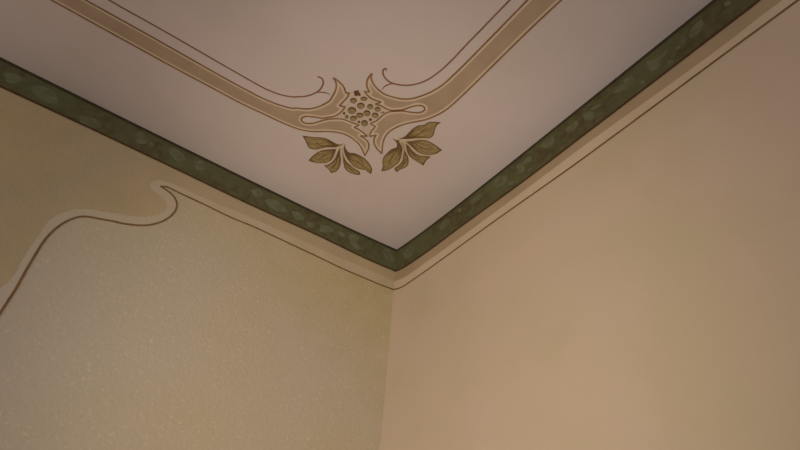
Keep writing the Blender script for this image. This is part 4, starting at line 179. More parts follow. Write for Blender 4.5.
 "R_hatch":[[[[0.4017,0.6409],[0.3985,0.6472],[0.3951,0.6534],[0.3918,0.6595],[0.3883,0.6657],[0.385,0.6719],[0.382,0.6782]],[[0.3976,0.6493],[0.3937,0.6562],[0.3898,0.6631],[0.386,0.67],[0.3825,0.6771],[0.3795,0.6845],[0.3768,0.6921],[0.3741,0.6997],[0.3712,0.7072],[0.368,0.7145]],[[0.4035,0.6174],[0.4022,0.6248],[0.4005,0.632],[0.3982,0.6388],[0.3952,0.6452],[0.3915,0.6512],[0.3872,0.6568],[0.3822,0.662],[0.3768,0.6669],[0.3715,0.6719]],[[0.3946,0.6475],[0.3897,0.6538],[0.3843,0.6597],[0.3784,0.6654],[0.3725,0.6711],[0.3671,0.677],[0.3623,0.6833],[0.3582,0.6901],[0.3551,0.6975],[0.3532,0.7056],[0.3524,0.7143],[0.3522,0.7234]],[[0.4024,0.6003],[0.3992,0.6066],[0.3959,0.6128],[0.3926,0.619],[0.3892,0.6252],[0.3856,0.6312],[0.382,0.6373],[0.3785,0.6433],[0.3749,0.6494],[0.3712,0.6553],[0.3674,0.6612],[0.3638,0.6672]],[[0.3809,0.6393],[0.3769,0.646],[0.3728,0.6528],[0.3686,0.6595],[0.3645,0.6662],[0.3606,0.6731],[0.357,0.6801],[0.3533,0.6872],[0.35,0.6944],[0.3471,0.7019]],[[0.3969,0.6053],[0.3932,0.6112],[0.3892,0.617],[0.3848,0.6225],[0.3797,0.6277],[0.3742,0.6325],[0.3685,0.6373],[0.3626,0.642],[0.3567,0.6466],[0.3511,0.6514],[0.3458,0.6564]],[[0.3725,0.6342],[0.3659,0.6394],[0.3593,0.6446],[0.3529,0.65],[0.3473,0.6559],[0.343,0.6625],[0.3397,0.6697],[0.3373,0.6775],[0.3356,0.6857]]],[[[0.3605,0.6133],[0.3555,0.6152],[0.3505,0.617],[0.3454,0.6186],[0.3403,0.6202],[0.3353,0.6219],[0.3303,0.6239],[0.3255,0.6261],[0.3208,0.6287],[0.3162,0.6314],[0.3116,0.6342]],[[0.3336,0.6224],[0.3281,0.6249],[0.3228,0.6276],[0.3175,0.6305],[0.3123,0.6335],[0.3069,0.6362],[0.3014,0.6385],[0.2958,0.6406]],[[0.3611,0.6008],[0.3566,0.604],[0.3521,0.6071],[0.3476,0.6101],[0.343,0.6129],[0.3383,0.6154],[0.3335,0.6176],[0.3284,0.6193],[0.3232,0.6206],[0.3179,0.6216],[0.3124,0.6224],[0.3069,0.623]],[[0.332,0.6185],[0.3261,0.6199],[0.3201,0.6212],[0.314,0.6221],[0.3079,0.6228],[0.3016,0.6234],[0.2955,0.6242],[0.2895,0.6254],[0.2838,0.6272],[0.2782,0.6293],[0.2727,0.6316],[0.2671,0.6338]],[[0.3576,0.5925],[0.352,0.5929],[0.3465,0.5934],[0.3411,0.5943],[0.3359,0.5956],[0.3309,0.5974],[0.3261,0.5998],[0.3215,0.6025],[0.317,0.6056],[0.3125,0.6087],[0.3081,0.6118],[0.3035,0.6147]],[[0.3245,0.6005],[0.3195,0.6039],[0.3144,0.6074],[0.3094,0.6108],[0.3042,0.6139],[0.2988,0.6166],[0.2933,0.6189],[0.2876,0.6208],[0.2819,0.6225],[0.2761,0.6242],[0.2703,0.6258],[0.2644,0.6273]],[[0.3555,0.5875],[0.35,0.588],[0.3444,0.5885],[0.3388,0.5887],[0.3331,0.5889],[0.3274,0.5891],[0.3218,0.5893],[0.3162,0.5899],[0.3109,0.5907],[0.3056,0.592],[0.3005,0.5936],[0.2955,0.5954]],[[0.32,0.5895],[0.3138,0.5903],[0.3079,0.5915],[0.3021,0.5932],[0.2965,0.5954],[0.2912,0.5983],[0.2862,0.6018],[0.2814,0.6057],[0.2767,0.61],[0.272,0.6144],[0.2674,0.6189]]],[[[0.3609,0.5659],[0.3564,0.5645],[0.3518,0.5632],[0.3471,0.562],[0.3425,0.5609],[0.3377,0.56],[0.3329,0.5593],[0.328,0.5589],[0.3229,0.5588],[0.3178,0.559],[0.3125,0.5594],[0.3073,0.56]],[[0.3315,0.5587],[0.3258,0.5586],[0.32,0.5587],[0.3141,0.5593],[0.3079,0.5606],[0.3015,0.5624],[0.2951,0.5645],[0.2888,0.5661],[0.2828,0.5668],[0.2772,0.5665]],[[0.3623,0.5621],[0.3581,0.5598],[0.3539,0.5575],[0.3496,0.5554],[0.3451,0.5537],[0.3405,0.5523],[0.3358,0.5515],[0.3308,0.5511],[0.3257,0.5512],[0.3204,0.5519],[0.3149,0.553],[0.3093,0.5543]],[[0.3344,0.5508],[0.3286,0.551],[0.3227,0.5515],[0.3165,0.5527],[0.3101,0.5547],[0.3034,0.5573],[0.2968,0.5597],[0.2905,0.5613],[0.2847,0.5614],[0.2795,0.5602],[0.2745,0.5582]],[[0.3588,0.5578],[0.3546,0.5554],[0.3504,0.5531],[0.3462,0.5508],[0.3419,0.5487],[0.3375,0.5468],[0.333,0.5451],[0.3285,0.5436],[0.3239,0.5425],[0.3191,0.5417],[0.3142,0.5412]],[[0.3361,0.546],[0.331,0.5443],[0.3259,0.5429],[0.3205,0.542],[0.3148,0.5419],[0.3088,0.5427],[0.3026,0.5441],[0.2962,0.5458],[0.2899,0.5473],[0.284,0.5481],[0.2785,0.5473],[0.2736,0.5451]]],[[[0.3356,0.5231],[0.3318,0.5176],[0.3282,0.512],[0.3246,0.5064],[0.3211,0.5007]],[[0.3429,0.5296],[0.3395,0.5247],[0.3365,0.5196],[0.334,0.5141],[0.3318,0.5085]],[[0.3412,0.5275],[0.3378,0.5217],[0.3348,0.5157],[0.3324,0.5093],[0.3305,0.5027],[0.329,0.4957],[0.3278,0.4886],[0.327,0.4812],[0.3265,0.4736],[0.326,0.466]],[[0.3559,0.5354],[0.3519,0.5309],[0.348,0.5264],[0.3441,0.5217],[0.3407,0.5169],[0.3377,0.5118],[0.335,0.5065]],[[0.3508,0.5293],[0.3463,0.5242],[0.3422,0.5189],[0.3387,0.5133],[0.3357,0.5073],[0.3334,0.5008],[0.3317,0.494],[0.3308,0.4867],[0.3306,0.4789],[0.3309,0.4708],[0.3313,0.4627],[0.3315,0.4546]],[[0.3539,0.5273],[0.3502,0.5188],[0.3459,0.5018],[0.3416,0.4789],[0.3382,0.4612],[0.3358,0.4519]]],[[[0.3821,0.5469],[0.3804,0.5407],[0.3788,0.5345],[0.3775,0.5282],[0.3762,0.5218],[0.375,0.5155],[0.3737,0.5092],[0.3721,0.503],[0.3701,0.4969],[0.3676,0.491],[0.3649,0.4851],[0.362,0.4793]],[[0.3732,0.5071],[0.3711,0.5002],[0.3686,0.4935],[0.3657,0.4869],[0.3627,0.4803],[0.3602,0.4736],[0.3582,0.4666]],[[0.3908,0.5439],[0.3886,0.5379],[0.3862,0.5319],[0.3838,0.526],[0.3814,0.5201],[0.3794,0.514],[0.3778,0.5078],[0.3765,0.5014],[0.3755,0.495],[0.3746,0.4886],[0.3739,0.4821],[0.3732,0.4755]],[[0.377,0.5058],[0.376,0.4986],[0.375,0.4913],[0.3741,0.484],[0.3735,0.4766],[0.3731,0.4692],[0.3729,0.4616],[0.3724,0.4542],[0.3715,0.4469],[0.3701,0.4398],[0.3687,0.4326],[0.3674,0.4255]],[[0.3982,0.5414],[0.3986,0.5345],[0.3987,0.5277],[0.3983,0.5211],[0.3975,0.5146],[0.3962,0.5083],[0.3947,0.502],[0.3927,0.496],[0.3902,0.4901],[0.3874,0.4843],[0.3844,0.4785],[0.3815,0.4727]],[[0.3941,0.5],[0.3915,0.4933],[0.3885,0.4867],[0.3853,0.4802],[0.3823,0.4737],[0.3799,0.4669],[0.3782,0.4598],[0.377,0.4526],[0.376,0.4454],[0.3751,0.4381],[0.3741,0.4308],[0.3732,0.4235]],[[0.403,0.5262],[0.4034,0.5194],[0.4036,0.5125],[0.4041,0.5056],[0.4046,0.4987],[0.4049,0.4918],[0.4047,0.4851],[0.4039,0.4786],[0.4025,0.4724],[0.4007,0.4662]],[[0.4046,0.4965],[0.4047,0.4888],[0.4042,0.4814],[0.4029,0.4743],[0.4009,0.4673],[0.3984,0.4606],[0.3956,0.4539],[0.3922,0.4475],[0.3885,0.4411],[0.3846,0.4349],[0.3809,0.4285],[0.3775,0.4221]]]],
 "R_stem":[[[0.4348,0.5698],[0.4314,0.5715],[0.428,0.5733],[0.4246,0.575],[0.4211,0.5768],[0.4178,0.5785],[0.4144,0.5802],[0.4112,0.5819],[0.4072,0.5839],[0.4032,0.5858],[0.3993,0.5877],[0.3955,0.5898],[0.392,0.5923],[0.3893,0.5947],[0.3867,0.5974],[0.3843,0.6003],[0.3819,0.6032],[0.3796,0.6061],[0.3774,0.6088],[0.3749,0.6119],[0.3727,0.6149],[0.3703,0.6179],[0.3675,0.6211],[0.3651,0.6235],[0.3625,0.626],[0.3596,0.6287],[0.3566,0.6313],[0.3536,0.634],[0.3505,0.6367],[0.3475,0.6392],[0.3447,0.6417],[0.3415,0.6445],[0.3384,0.6471],[0.3353,0.6497],[0.3322,0.6523],[0.3292,0.6549],[0.3261,0.6575]],[[0.415,0.5774],[0.4111,0.5785],[0.4073,0.5798],[0.4035,0.5811],[0.3997,0.5823],[0.3959,0.5833],[0.392,0.584],[0.388,0.5843],[0.3842,0.584],[0.3804,0.5834],[0.3765,0.5825],[0.3725,0.5813],[0.3686,0.58],[0.3645,0.5787],[0.3605,0.5775],[0.3563,0.5765],[0.3526,0.5757],[0.3488,0.5747],[0.3449,0.5737],[0.341,0.5727],[0.337,0.5718],[0.333,0.5709],[0.3292,0.5703],[0.3254,0.5698],[0.3217,0.5696],[0.3182,0.5698],[0.3142,0.5704],[0.3103,0.5714],[0.3066,0.5727],[0.3029,0.5743],[0.2994,0.5761],[0.296,0.578],[0.2927,0.58],[0.2896,0.5821],[0.2867,0.5844],[0.2839,0.587],[0.2812,0.5896],[0.2785,0.5923],[0.2758,0.5949],[0.273,0.5975]],[[0.419,0.5742],[0.415,0.5746],[0.411,0.5753],[0.407,0.5759],[0.4029,0.5765],[0.399,0.5768],[0.3951,0.5766],[0.3914,0.5758],[0.388,0.5743],[0.3847,0.5721],[0.3816,0.5695],[0.3784,0.5665],[0.3754,0.5633],[0.3723,0.5602],[0.3692,0.5572],[0.366,0.5545],[0.3629,0.5521],[0.3597,0.5497],[0.3565,0.5475],[0.3534,0.5452],[0.3502,0.543],[0.347,0.5407],[0.3438,0.5385],[0.3406,0.5362]],[[0.4178,0.5752],[0.4141,0.5737],[0.4103,0.5722],[0.4065,0.5708],[0.4028,0.5693],[0.3992,0.5676],[0.3957,0.5658],[0.3925,0.564],[0.3893,0.5621],[0.3863,0.5602],[0.3833,0.558],[0.3804,0.5555],[0.3776,0.5527],[0.3753,0.55],[0.373,0.5469],[0.3708,0.5434],[0.3686,0.5398],[0.3665,0.5361],[0.3645,0.5323],[0.3625,0.5286],[0.3606,0.525],[0.3588,0.5216],[0.3568,0.5182],[0.3548,0.5148],[0.3529,0.5115],[0.3511,0.5082],[0.3495,0.5049],[0.3482,0.5016],[0.3473,0.4982],[0.3468,0.4942],[0.3468,0.4902],[0.3471,0.4861],[0.3477,0.482],[0.3483,0.4778],[0.3488,0.4737],[0.3494,0.4695],[0.35,0.4653],[0.3508,0.4611],[0.3515,0.4569],[0.3523,0.4527],[0.353,0.4485]]],
 "R_vein":[[[0.3836,0.6169],[0.3821,0.6208],[0.3805,0.6246],[0.3789,0.6285],[0.3773,0.6324],[0.3758,0.6362],[0.3744,0.64],[0.3732,0.6437],[0.3723,0.6473],[0.3716,0.6513],[0.3713,0.6551],[0.3711,0.6588],[0.371,0.6625],[0.3709,0.6662],[0.3706,0.6697],[0.3702,0.6735],[0.3696,0.6772],[0.3691,0.6808],[0.3685,0.6844],[0.3679,0.688]],[[0.3571,0.6033],[0.3531,0.6031],[0.3492,0.6029],[0.3452,0.6027],[0.3412,0.6027],[0.3371,0.6027],[0.3332,0.6029],[0.3292,0.6031],[0.3251,0.6034],[0.321,0.6039],[0.3169,0.6045],[0.3129,0.6055],[0.3093,0.6066],[0.3058,0.608],[0.3023,0.6097],[0.2989,0.6114],[0.2954,0.6132],[0.2919,0.615],[0.2885,0.6166]],[[0.3558,0.5627],[0.3517,0.5616],[0.3478,0.5606],[0.3438,0.5595],[0.3398,0.5585],[0.3357,0.5574],[0.3316,0.5565],[0.3273,0.5556],[0.3234,0.5549],[0.3194,0.5543],[0.3153,0.5537],[0.3111,0.5532],[0.3069,0.5527],[0.3026,0.5522],[0.2984,0.5517],[0.2942,0.5512],[0.29,0.5507]],[[0.3955,0.5334],[0.3947,0.5295],[0.3938,0.5256],[0.3929,0.5216],[0.392,0.5177],[0.3912,0.5138],[0.3904,0.51],[0.3897,0.5062],[0.3891,0.5025],[0.3886,0.4982],[0.3883,0.4941],[0.3881,0.49],[0.388,0.4859],[0.3877,0.4818],[0.3873,0.4776],[0.3869,0.4736],[0.3863,0.4695],[0.3857,0.4654],[0.3851,0.4612],[0.3844,0.4571],[0.3838,0.4529],[0.3831,0.4488]],[[0.342,0.5194],[0.3407,0.5157],[0.3393,0.512],[0.3378,0.5083],[0.3363,0.5046],[0.3349,0.5009],[0.3338,0.4972],[0.3329,0.4935],[0.3323,0.4898],[0.3322,0.4858],[0.3325,0.4818],[0.3331,0.4778],[0.3339,0.4739],[0.3348,0.4699],[0.3357,0.4659],[0.3363,0.4619]]],
 "cap":[[0.6643,0.6486],[0.6636,0.6537],[0.6586,0.6565],[0.6542,0.6633],[0.648,0.6579],[0.6391,0.6544],[0.6358,0.6476],[0.6446,0.6431],[0.651,0.6346],[0.6582,0.6417]],
 "ground":[[0.6743,0.6323],[0.6664,0.6535],[0.6563,0.6639],[0.6441,0.6709],[0.6352,0.6719],[0.5989,0.666],[0.5634,0.6707],[0.5132,0.668],[0.5345,0.6213],[0.5442,0.5711],[0.5266,0.5481],[0.5159,0.5211],[0.5235,0.515],[0.5481,0.5252],[0.5746,0.539],[0.6289,0.5272],[0.6826,0.4931],[0.6639,0.5356],[0.6571,0.5765],[0.6647,0.6093]],
 "berry":[[[[0.6361,0.6237],[0.6345,0.6198],[0.6344,0.6154],[0.6356,0.611],[0.6381,0.6073],[0.6415,0.6046],[0.6455,0.6032],[0.6495,0.6035],[0.6531,0.6052],[0.6558,0.6082],[0.6573,0.6122],[0.6574,0.6165],[0.6561,0.6208],[0.6536,0.6246],[0.6502,0.6272],[0.6463,0.6286],[0.6423,0.6284],[0.6388,0.6267]],[[0.6368,0.6201],[0.6358,0.6172],[0.6358,0.6139],[0.6371,0.6105],[0.6392,0.6075],[0.6421,0.6053],[0.6454,0.604],[0.6486,0.6039],[0.6514,0.605],[0.6534,0.6071],[0.6544,0.61],[0.6543,0.6133],[0.653,0.6167],[0.6509,0.6197],[0.648,0.6219],[0.6448,0.6232],[0.6416,0.6233],[0.6388,0.6222]]],[[[0.6103,0.6528],[0.6092,0.6497],[0.6094,0.6459],[0.6109,0.6421],[0.6135,0.6386],[0.6169,0.6359],[0.6207,0.6344],[0.6244,0.6341],[0.6276,0.6352],[0.6299,0.6374],[0.6311,0.6406],[0.6308,0.6443],[0.6293,0.6482],[0.6268,0.6516],[0.6234,0.6542],[0.6196,0.6558],[0.6159,0.6561],[0.6127,0.6551]],[[0.6113,0.6497],[0.6105,0.6474],[0.6109,0.6445],[0.6123,0.6415],[0.6145,0.6387],[0.6174,0.6365],[0.6205,0.635],[0.6235,0.6346],[0.626,0.6352],[0.6278,0.6368],[0.6285,0.6391],[0.6281,0.642],[0.6268,0.645],[0.6245,0.6477],[0.6216,0.65],[0.6185,0.6514],[0.6155,0.6519],[0.613,0.6513]]],[[[0.6025,0.6235],[0.6008,0.6192],[0.6006,0.6143],[0.6021,0.6095],[0.6049,0.6052],[0.6089,0.6021],[0.6134,0.6006],[0.618,0.6007],[0.622,0.6025],[0.625,0.6058],[0.6267,0.6101],[0.6268,0.615],[0.6253,0.6198],[0.6225,0.6239],[0.6186,0.627],[0.6141,0.6286],[0.6096,0.6285],[0.6055,0.6267]],[[0.6033,0.6195],[0.6022,0.6164],[0.6023,0.6127],[0.6037,0.6089],[0.6062,0.6055],[0.6095,0.6029],[0.6132,0.6014],[0.6169,0.6012],[0.62,0.6023],[0.6223,0.6046],[0.6234,0.6078],[0.6232,0.6115],[0.6218,0.6152],[0.6193,0.6186],[0.6161,0.6212],[0.6124,0.6227],[0.6088,0.6229],[0.6056,0.6218]]],[[[0.5757,0.6391],[0.574,0.6354],[0.5737,0.6312],[0.5746,0.6271],[0.5768,0.6237],[0.5799,0.6212],[0.5836,0.6201],[0.5874,0.6204],[0.5909,0.6221],[0.5935,0.625],[0.5951,0.6288],[0.5955,0.6329],[0.5945,0.637],[0.5923,0.6404],[0.5892,0.6428],[0.5856,0.644],[0.5818,0.6437],[0.5784,0.642]],[[0.5762,0.6358],[0.5751,0.633],[0.575,0.6299],[0.576,0.6267],[0.5779,0.6239],[0.5805,0.6219],[0.5835,0.6208],[0.5865,0.6208],[0.5892,0.6219],[0.5912,0.6239],[0.5923,0.6267],[0.5924,0.6298],[0.5914,0.633],[0.5895,0.6357],[0.5869,0.6378],[0.5839,0.6389],[0.5809,0.6389],[0.5782,0.6378]]],[[[0.6165,0.5872],[0.6145,0.5821],[0.6143,0.5765],[0.6158,0.5709],[0.6189,0.5661],[0.6233,0.5627],[0.6283,0.5611],[0.6334,0.5614],[0.6379,0.5637],[0.6413,0.5676],[0.6433,0.5727],[0.6435,0.5783],[0.6419,0.5838],[0.6388,0.5885],[0.6345,0.5919],[0.6296,0.5935],[0.6245,0.5932],[0.62,0.591]],[[0.6174,0.5826],[0.6161,0.5789],[0.6161,0.5746],[0.6176,0.5703],[0.6204,0.5664],[0.624,0.5636],[0.6281,0.562],[0.6322,0.5619],[0.6357,0.5634],[0.6383,0.5661],[0.6396,0.5699],[0.6395,0.5742],[0.638,0.5784],[0.6352,0.5822],[0.6316,0.5851],[0.6276,0.5866],[0.6235,0.5867],[0.62,0.5853]]],[[[0.5486,0.6469],[0.5471,0.6434],[0.5468,0.6395],[0.5479,0.6356],[0.5501,0.6323],[0.5532,0.6298],[0.5569,0.6285],[0.5606,0.6287],[0.5639,0.6301],[0.5665,0.6328],[0.568,0.6363],[0.5682,0.6402],[0.5671,0.644],[0.5649,0.6474],[0.5618,0.6498],[0.5582,0.651],[0.5545,0.6509],[0.5512,0.6495]],[[0.5492,0.6437],[0.5482,0.6412],[0.5482,0.6382],[0.5492,0.6352],[0.5512,0.6325],[0.5538,0.6304],[0.5568,0.6292],[0.5597,0.6291],[0.5623,0.63],[0.5642,0.6318],[0.5652,0.6344],[0.5652,0.6374],[0.5642,0.6404],[0.5622,0.6431],[0.5596,0.6451],[0.5567,0.6463],[0.5537,0.6464],[0.5511,0.6455]]],[[[0.569,0.6096],[0.5671,0.6053],[0.5667,0.6005],[0.5677,0.5958],[0.5702,0.5919],[0.5737,0.5891],[0.5778,0.5878],[0.5822,0.5883],[0.5861,0.5903],[0.5891,0.5937],[0.591,0.5981],[0.5914,0.6028],[0.5903,0.6074],[0.5879,0.6113],[0.5844,0.6141],[0.5803,0.6153],[0.576,0.6149],[0.5721,0.613]],[[0.5696,0.6058],[0.5683,0.6026],[0.5682,0.599],[0.5693,0.5954],[0.5714,0.5922],[0.5744,0.5899],[0.5777,0.5886],[0.5812,0.5887],[0.5842,0.59],[0.5865,0.5924],[0.5878,0.5956],[0.5878,0.5992],[0.5867,0.6028],[0.5846,0.6059],[0.5817,0.6082],[0.5783,0.6094],[0.5749,0.6094],[0.5719,0.6081]]],[[[0.5843,0.5861],[0.5828,0.5821],[0.5827,0.5776],[0.5842,0.573],[0.5869,0.569],[0.5907,0.566],[0.595,0.5644],[0.5993,0.5645],[0.6031,0.5661],[0.6059,0.5691],[0.6074,0.5731],[0.6075,0.5777],[0.606,0.5822],[0.6032,0.5862],[0.5995,0.5891],[0.5952,0.5907],[0.591,0.5907],[0.5872,0.5891]],[[0.5852,0.5824],[0.5842,0.5794],[0.5844,0.576],[0.5857,0.5724],[0.5882,0.5692],[0.5913,0.5667],[0.5949,0.5652],[0.5983,0.565],[0.6013,0.5659],[0.6034,0.568],[0.6044,0.571],[0.6042,0.5745],[0.6028,0.578],[0.6004,0.5812],[0.5972,0.5837],[0.5937,0.5852],[0.5903,0.5854],[0.5873,0.5845]]],[[[0.5407,0.6206],[0.539,0.6167],[0.5387,0.6123],[0.5399,0.608],[0.5424,0.6042],[0.5459,0.6014],[0.55,0.6],[0.5542,0.6001],[0.5579,0.6018],[0.5608,0.6047],[0.5624,0.6086],[0.5626,0.613],[0.5614,0.6174],[0.5589,0.6211],[0.5554,0.6239],[0.5514,0.6253],[0.5473,0.6252],[0.5435,0.6236]],[[0.5413,0.6171],[0.5402,0.6142],[0.5402,0.6109],[0.5414,0.6074],[0.5436,0.6044],[0.5466,0.6021],[0.5499,0.6007],[0.5532,0.6006],[0.5561,0.6016],[0.5583,0.6037],[0.5594,0.6066],[0.5593,0.6099],[0.5581,0.6133],[0.5559,0.6163],[0.553,0.6186],[0.5497,0.6199],[0.5464,0.6201],[0.5435,0.6191]]],[[[0.5964,0.5593],[0.5948,0.5553],[0.5947,0.5507],[0.596,0.5462],[0.5985,0.5423],[0.6021,0.5395],[0.6062,0.5381],[0.6104,0.5383],[0.6141,0.5401],[0.6168,0.5432],[0.6184,0.5473],[0.6185,0.5518],[0.6172,0.5563],[0.6146,0.5601],[0.6111,0.5629],[0.607,0.5643],[0.6029,0.5641],[0.5992,0.5624]],[[0.5972,0.5556],[0.5961,0.5526],[0.5962,0.5492],[0.5975,0.5457],[0.5997,0.5426],[0.6027,0.5402],[0.6061,0.5389],[0.6094,0.5388],[0.6123,0.5399],[0.6143,0.5421],[0.6154,0.545],[0.6152,0.5485],[0.614,0.552],[0.6117,0.5551],[0.6088,0.5574],[0.6054,0.5587],[0.6021,0.5589],[0.5993,0.5578]]],[[[0.5529,0.5671],[0.5508,0.5625],[0.5502,0.5574],[0.5512,0.5524],[0.5536,0.5483],[0.5572,0.5455],[0.5615,0.5443],[0.566,0.5449],[0.5701,0.5472],[0.5734,0.5509],[0.5754,0.5556],[0.5759,0.5606],[0.5749,0.5655],[0.5725,0.5696],[0.5689,0.5724],[0.5647,0.5736],[0.5603,0.573],[0.5562,0.5708]],[[0.5534,0.5631],[0.5519,0.5596],[0.5517,0.5558],[0.5528,0.552],[0.5549,0.5487],[0.5579,0.5463],[0.5614,0.5451],[0.565,0.5453],[0.5682,0.5468],[0.5706,0.5494],[0.572,0.5528],[0.5722,0.5567],[0.5711,0.5605],[0.569,0.5637],[0.566,0.5661],[0.5625,0.5673],[0.559,0.5671],[0.5558,0.5657]]],[[[0.6414,0.5519],[0.6407,0.55],[0.6406,0.5481],[0.641,0.5461],[0.642,0.5445],[0.6434,0.5434],[0.6451,0.5429],[0.6468,0.5431],[0.6483,0.544],[0.6495,0.5455],[0.6502,0.5473],[0.6503,0.5493],[0.6499,0.5512],[0.6489,0.5528],[0.6475,0.5539],[0.6458,0.5544],[0.6441,0.5542],[0.6426,0.5533]],[]],[[[0.6242,0.5463],[0.6231,0.5437],[0.6229,0.5408],[0.6235,0.538],[0.6249,0.5357],[0.6269,0.5341],[0.6293,0.5334],[0.6318,0.5338],[0.634,0.5351],[0.6358,0.5372],[0.6368,0.5399],[0.6371,0.5428],[0.6364,0.5455],[0.6351,0.5478],[0.6331,0.5494],[0.6307,0.5501],[0.6282,0.5497],[0.626,0.5484]],[[0.6254,0.5454],[0.6248,0.5438],[0.6249,0.5418],[0.6256,0.5399],[0.6269,0.5381],[0.6286,0.5368],[0.6305,0.536],[0.6324,0.536],[0.6339,0.5366],[0.6351,0.5378],[0.6356,0.5394],[0.6355,0.5414],[0.6348,0.5433],[0.6335,0.545],[0.6318,0.5464],[0.6299,0.5471],[0.6281,0.5472],[0.6265,0.5466]]],[[[0.5788,0.5538],[0.578,0.552],[0.5777,0.55],[0.5781,0.5481],[0.5789,0.5466],[0.5802,0.5456],[0.5818,0.5452],[0.5835,0.5454],[0.5851,0.5464],[0.5863,0.5479],[0.5871,0.5497],[0.5873,0.5516],[0.587,0.5535],[0.5861,0.5551],[0.5848,0.5561],[0.5833,0.5565],[0.5816,0.5562],[0.58,0.5553]],[]],[[[0.5493,0.5895],[0.5484,0.5875],[0.5482,0.5854],[0.5486,0.5833],[0.5497,0.5815],[0.5512,0.5803],[0.553,0.5798],[0.555,0.58],[0.5567,0.581],[0.5581,0.5825],[0.559,0.5845],[0.5592,0.5866],[0.5588,0.5887],[0.5577,0.5904],[0.5562,0.5916],[0.5544,0.5922],[0.5525,0.5919],[0.5507,0.591]],[]],[[[0.5306,0.6443],[0.5301,0.643],[0.5304,0.6413],[0.5313,0.6394],[0.5328,0.6377],[0.5346,0.6362],[0.5366,0.6352],[0.5385,0.6348],[0.5401,0.6351],[0.5412,0.6359],[0.5416,0.6373],[0.5414,0.639],[0.5404,0.6409],[0.539,0.6426],[0.5371,0.6441],[0.5351,0.6451],[0.5332,0.6454],[0.5316,0.6452]],[[0.5316,0.6435],[0.5314,0.6426],[0.5318,0.6414],[0.5327,0.64],[0.534,0.6387],[0.5356,0.6374],[0.5372,0.6365],[0.5387,0.636],[0.5398,0.636],[0.5406,0.6364],[0.5407,0.6373],[0.5404,0.6385],[0.5395,0.6399],[0.5382,0.6413],[0.5366,0.6425],[0.535,0.6434],[0.5335,0.6439],[0.5323,0.644]]]],
 "Wline":[[1.2412,-0.8542],[1.2438,-0.8248],[1.2489,-0.7524],[1.2573,-0.6905],[1.2648,-0.6203],[1.2663,-0.6029],[1.2667,-0.58],[1.2659,-0.5629],[1.2637,-0.5459],[1.2601,-0.528],[1.2545,-0.5105],[1.2496,-0.4995],[1.2439,-0.489],[1.2373,-0.4792],[1.2335,-0.4747],[1.2295,-0.4706],[1.2251,-0.467],[1.2203,-0.4639],[1.2096,-0.4591],[1.1317,-0.4372],[1.1288,-0.4366],[1.1437,-0.4418],[1.1096,-0.4326],[1.0901,-0.4259],[1.0723,-0.4182],[1.0558,-0.4088],[1.0409,-0.3971],[1.0276,-0.3835],[1.0162,-0.3682],[1.0097,-0.357],[1.0043,-0.3454],[1.0001,-0.3335],[0.9961,-0.3152],[0.995,-0.3032],[0.9956,-0.2911],[0.9981,-0.2791],[1.0001,-0.2734],[1.0026,-0.2681],[1.009,-0.2585],[1.0169,-0.2501],[1.0262,-0.243],[1.0369,-0.2376],[1.0486,-0.2336],[1.0608,-0.2305],[1.0795,-0.2269],[1.0704,-0.2217],[1.0657,-0.2193],[1.0602,-0.2176],[1.0495,-0.2167],[1.0165,-0.2187],[0.9278,-0.2202],[0.8488,-0.2241],[0.8129,-0.2253],[0.7879,-0.225],[0.7271,-0.222],[0.6852,-0.222],[0.4336,-0.2298],[0.3937,-0.2316],[0.319,-0.2363],[0.2712,-0.2375],[0.1729,-0.2378],[0.1105,-0.239],[0.0821,-0.239],[0.0581,-0.2377],[0.0251,-0.2364]],
 "Wcream":[[1.2902,-0.7949],[1.2813,-0.7728],[1.276,-0.7562],[1.274,-0.745],[1.2726,-0.7285],[1.2724,-0.7177],[1.2731,-0.7073],[1.2805,-0.6609],[1.2833,-0.6372],[1.2864,-0.5844],[1.2893,-0.5477],[1.2896,-0.5358],[1.2884,-0.5188],[1.2861,-0.5076],[1.2826,-0.4968],[1.2803,-0.4916],[1.275,-0.4813],[1.2647,-0.4663],[1.2565,-0.4568],[1.252,-0.4523],[1.2425,-0.4445],[1.2376,-0.4411],[1.2271,-0.4355],[1.2103,-0.4286],[1.1926,-0.4227],[1.1423,-0.409],[1.1567,-0.4098],[1.1314,-0.4033],[1.1073,-0.3955],[1.0899,-0.3884],[1.0736,-0.3796],[1.0684,-0.3761],[1.0584,-0.3683],[1.0538,-0.364],[1.0453,-0.355],[1.0346,-0.3405],[1.029,-0.3303],[1.027,-0.3251],[1.0255,-0.3198],[1.0248,-0.3144],[1.0249,-0.3088],[1.0259,-0.3031],[1.0276,-0.2974],[1.0301,-0.2921],[1.0333,-0.287],[1.0372,-0.2824],[1.0418,-0.2783],[1.0468,-0.2746],[1.0576,-0.2687],[1.0689,-0.2647],[1.0859,-0.2599],[1.0968,-0.2554],[1.1018,-0.2523],[1.1061,-0.2487],[1.1094,-0.2443],[1.1116,-0.2393],[1.1125,-0.2339],[1.1122,-0.2283],[1.1108,-0.2229],[1.1082,-0.2179],[1.1047,-0.2134],[1.1004,-0.2095],[1.0957,-0.2061],[1.0908,-0.2033],[1.0803,-0.1992],[1.0693,-0.1962],[1.0524,-0.1932],[1.0344,-0.1915],[1.0117,-0.1911],[0.9634,-0.1935],[0.9327,-0.1938],[0.8928,-0.192],[0.7916,-0.1858],[0.7434,-0.1842],[0.7026,-0.1839],[0.4386,-0.1846],[0.2955,-0.1867],[0.2654,-0.1863],[0.1689,-0.1839],[0.0251,-0.191]],
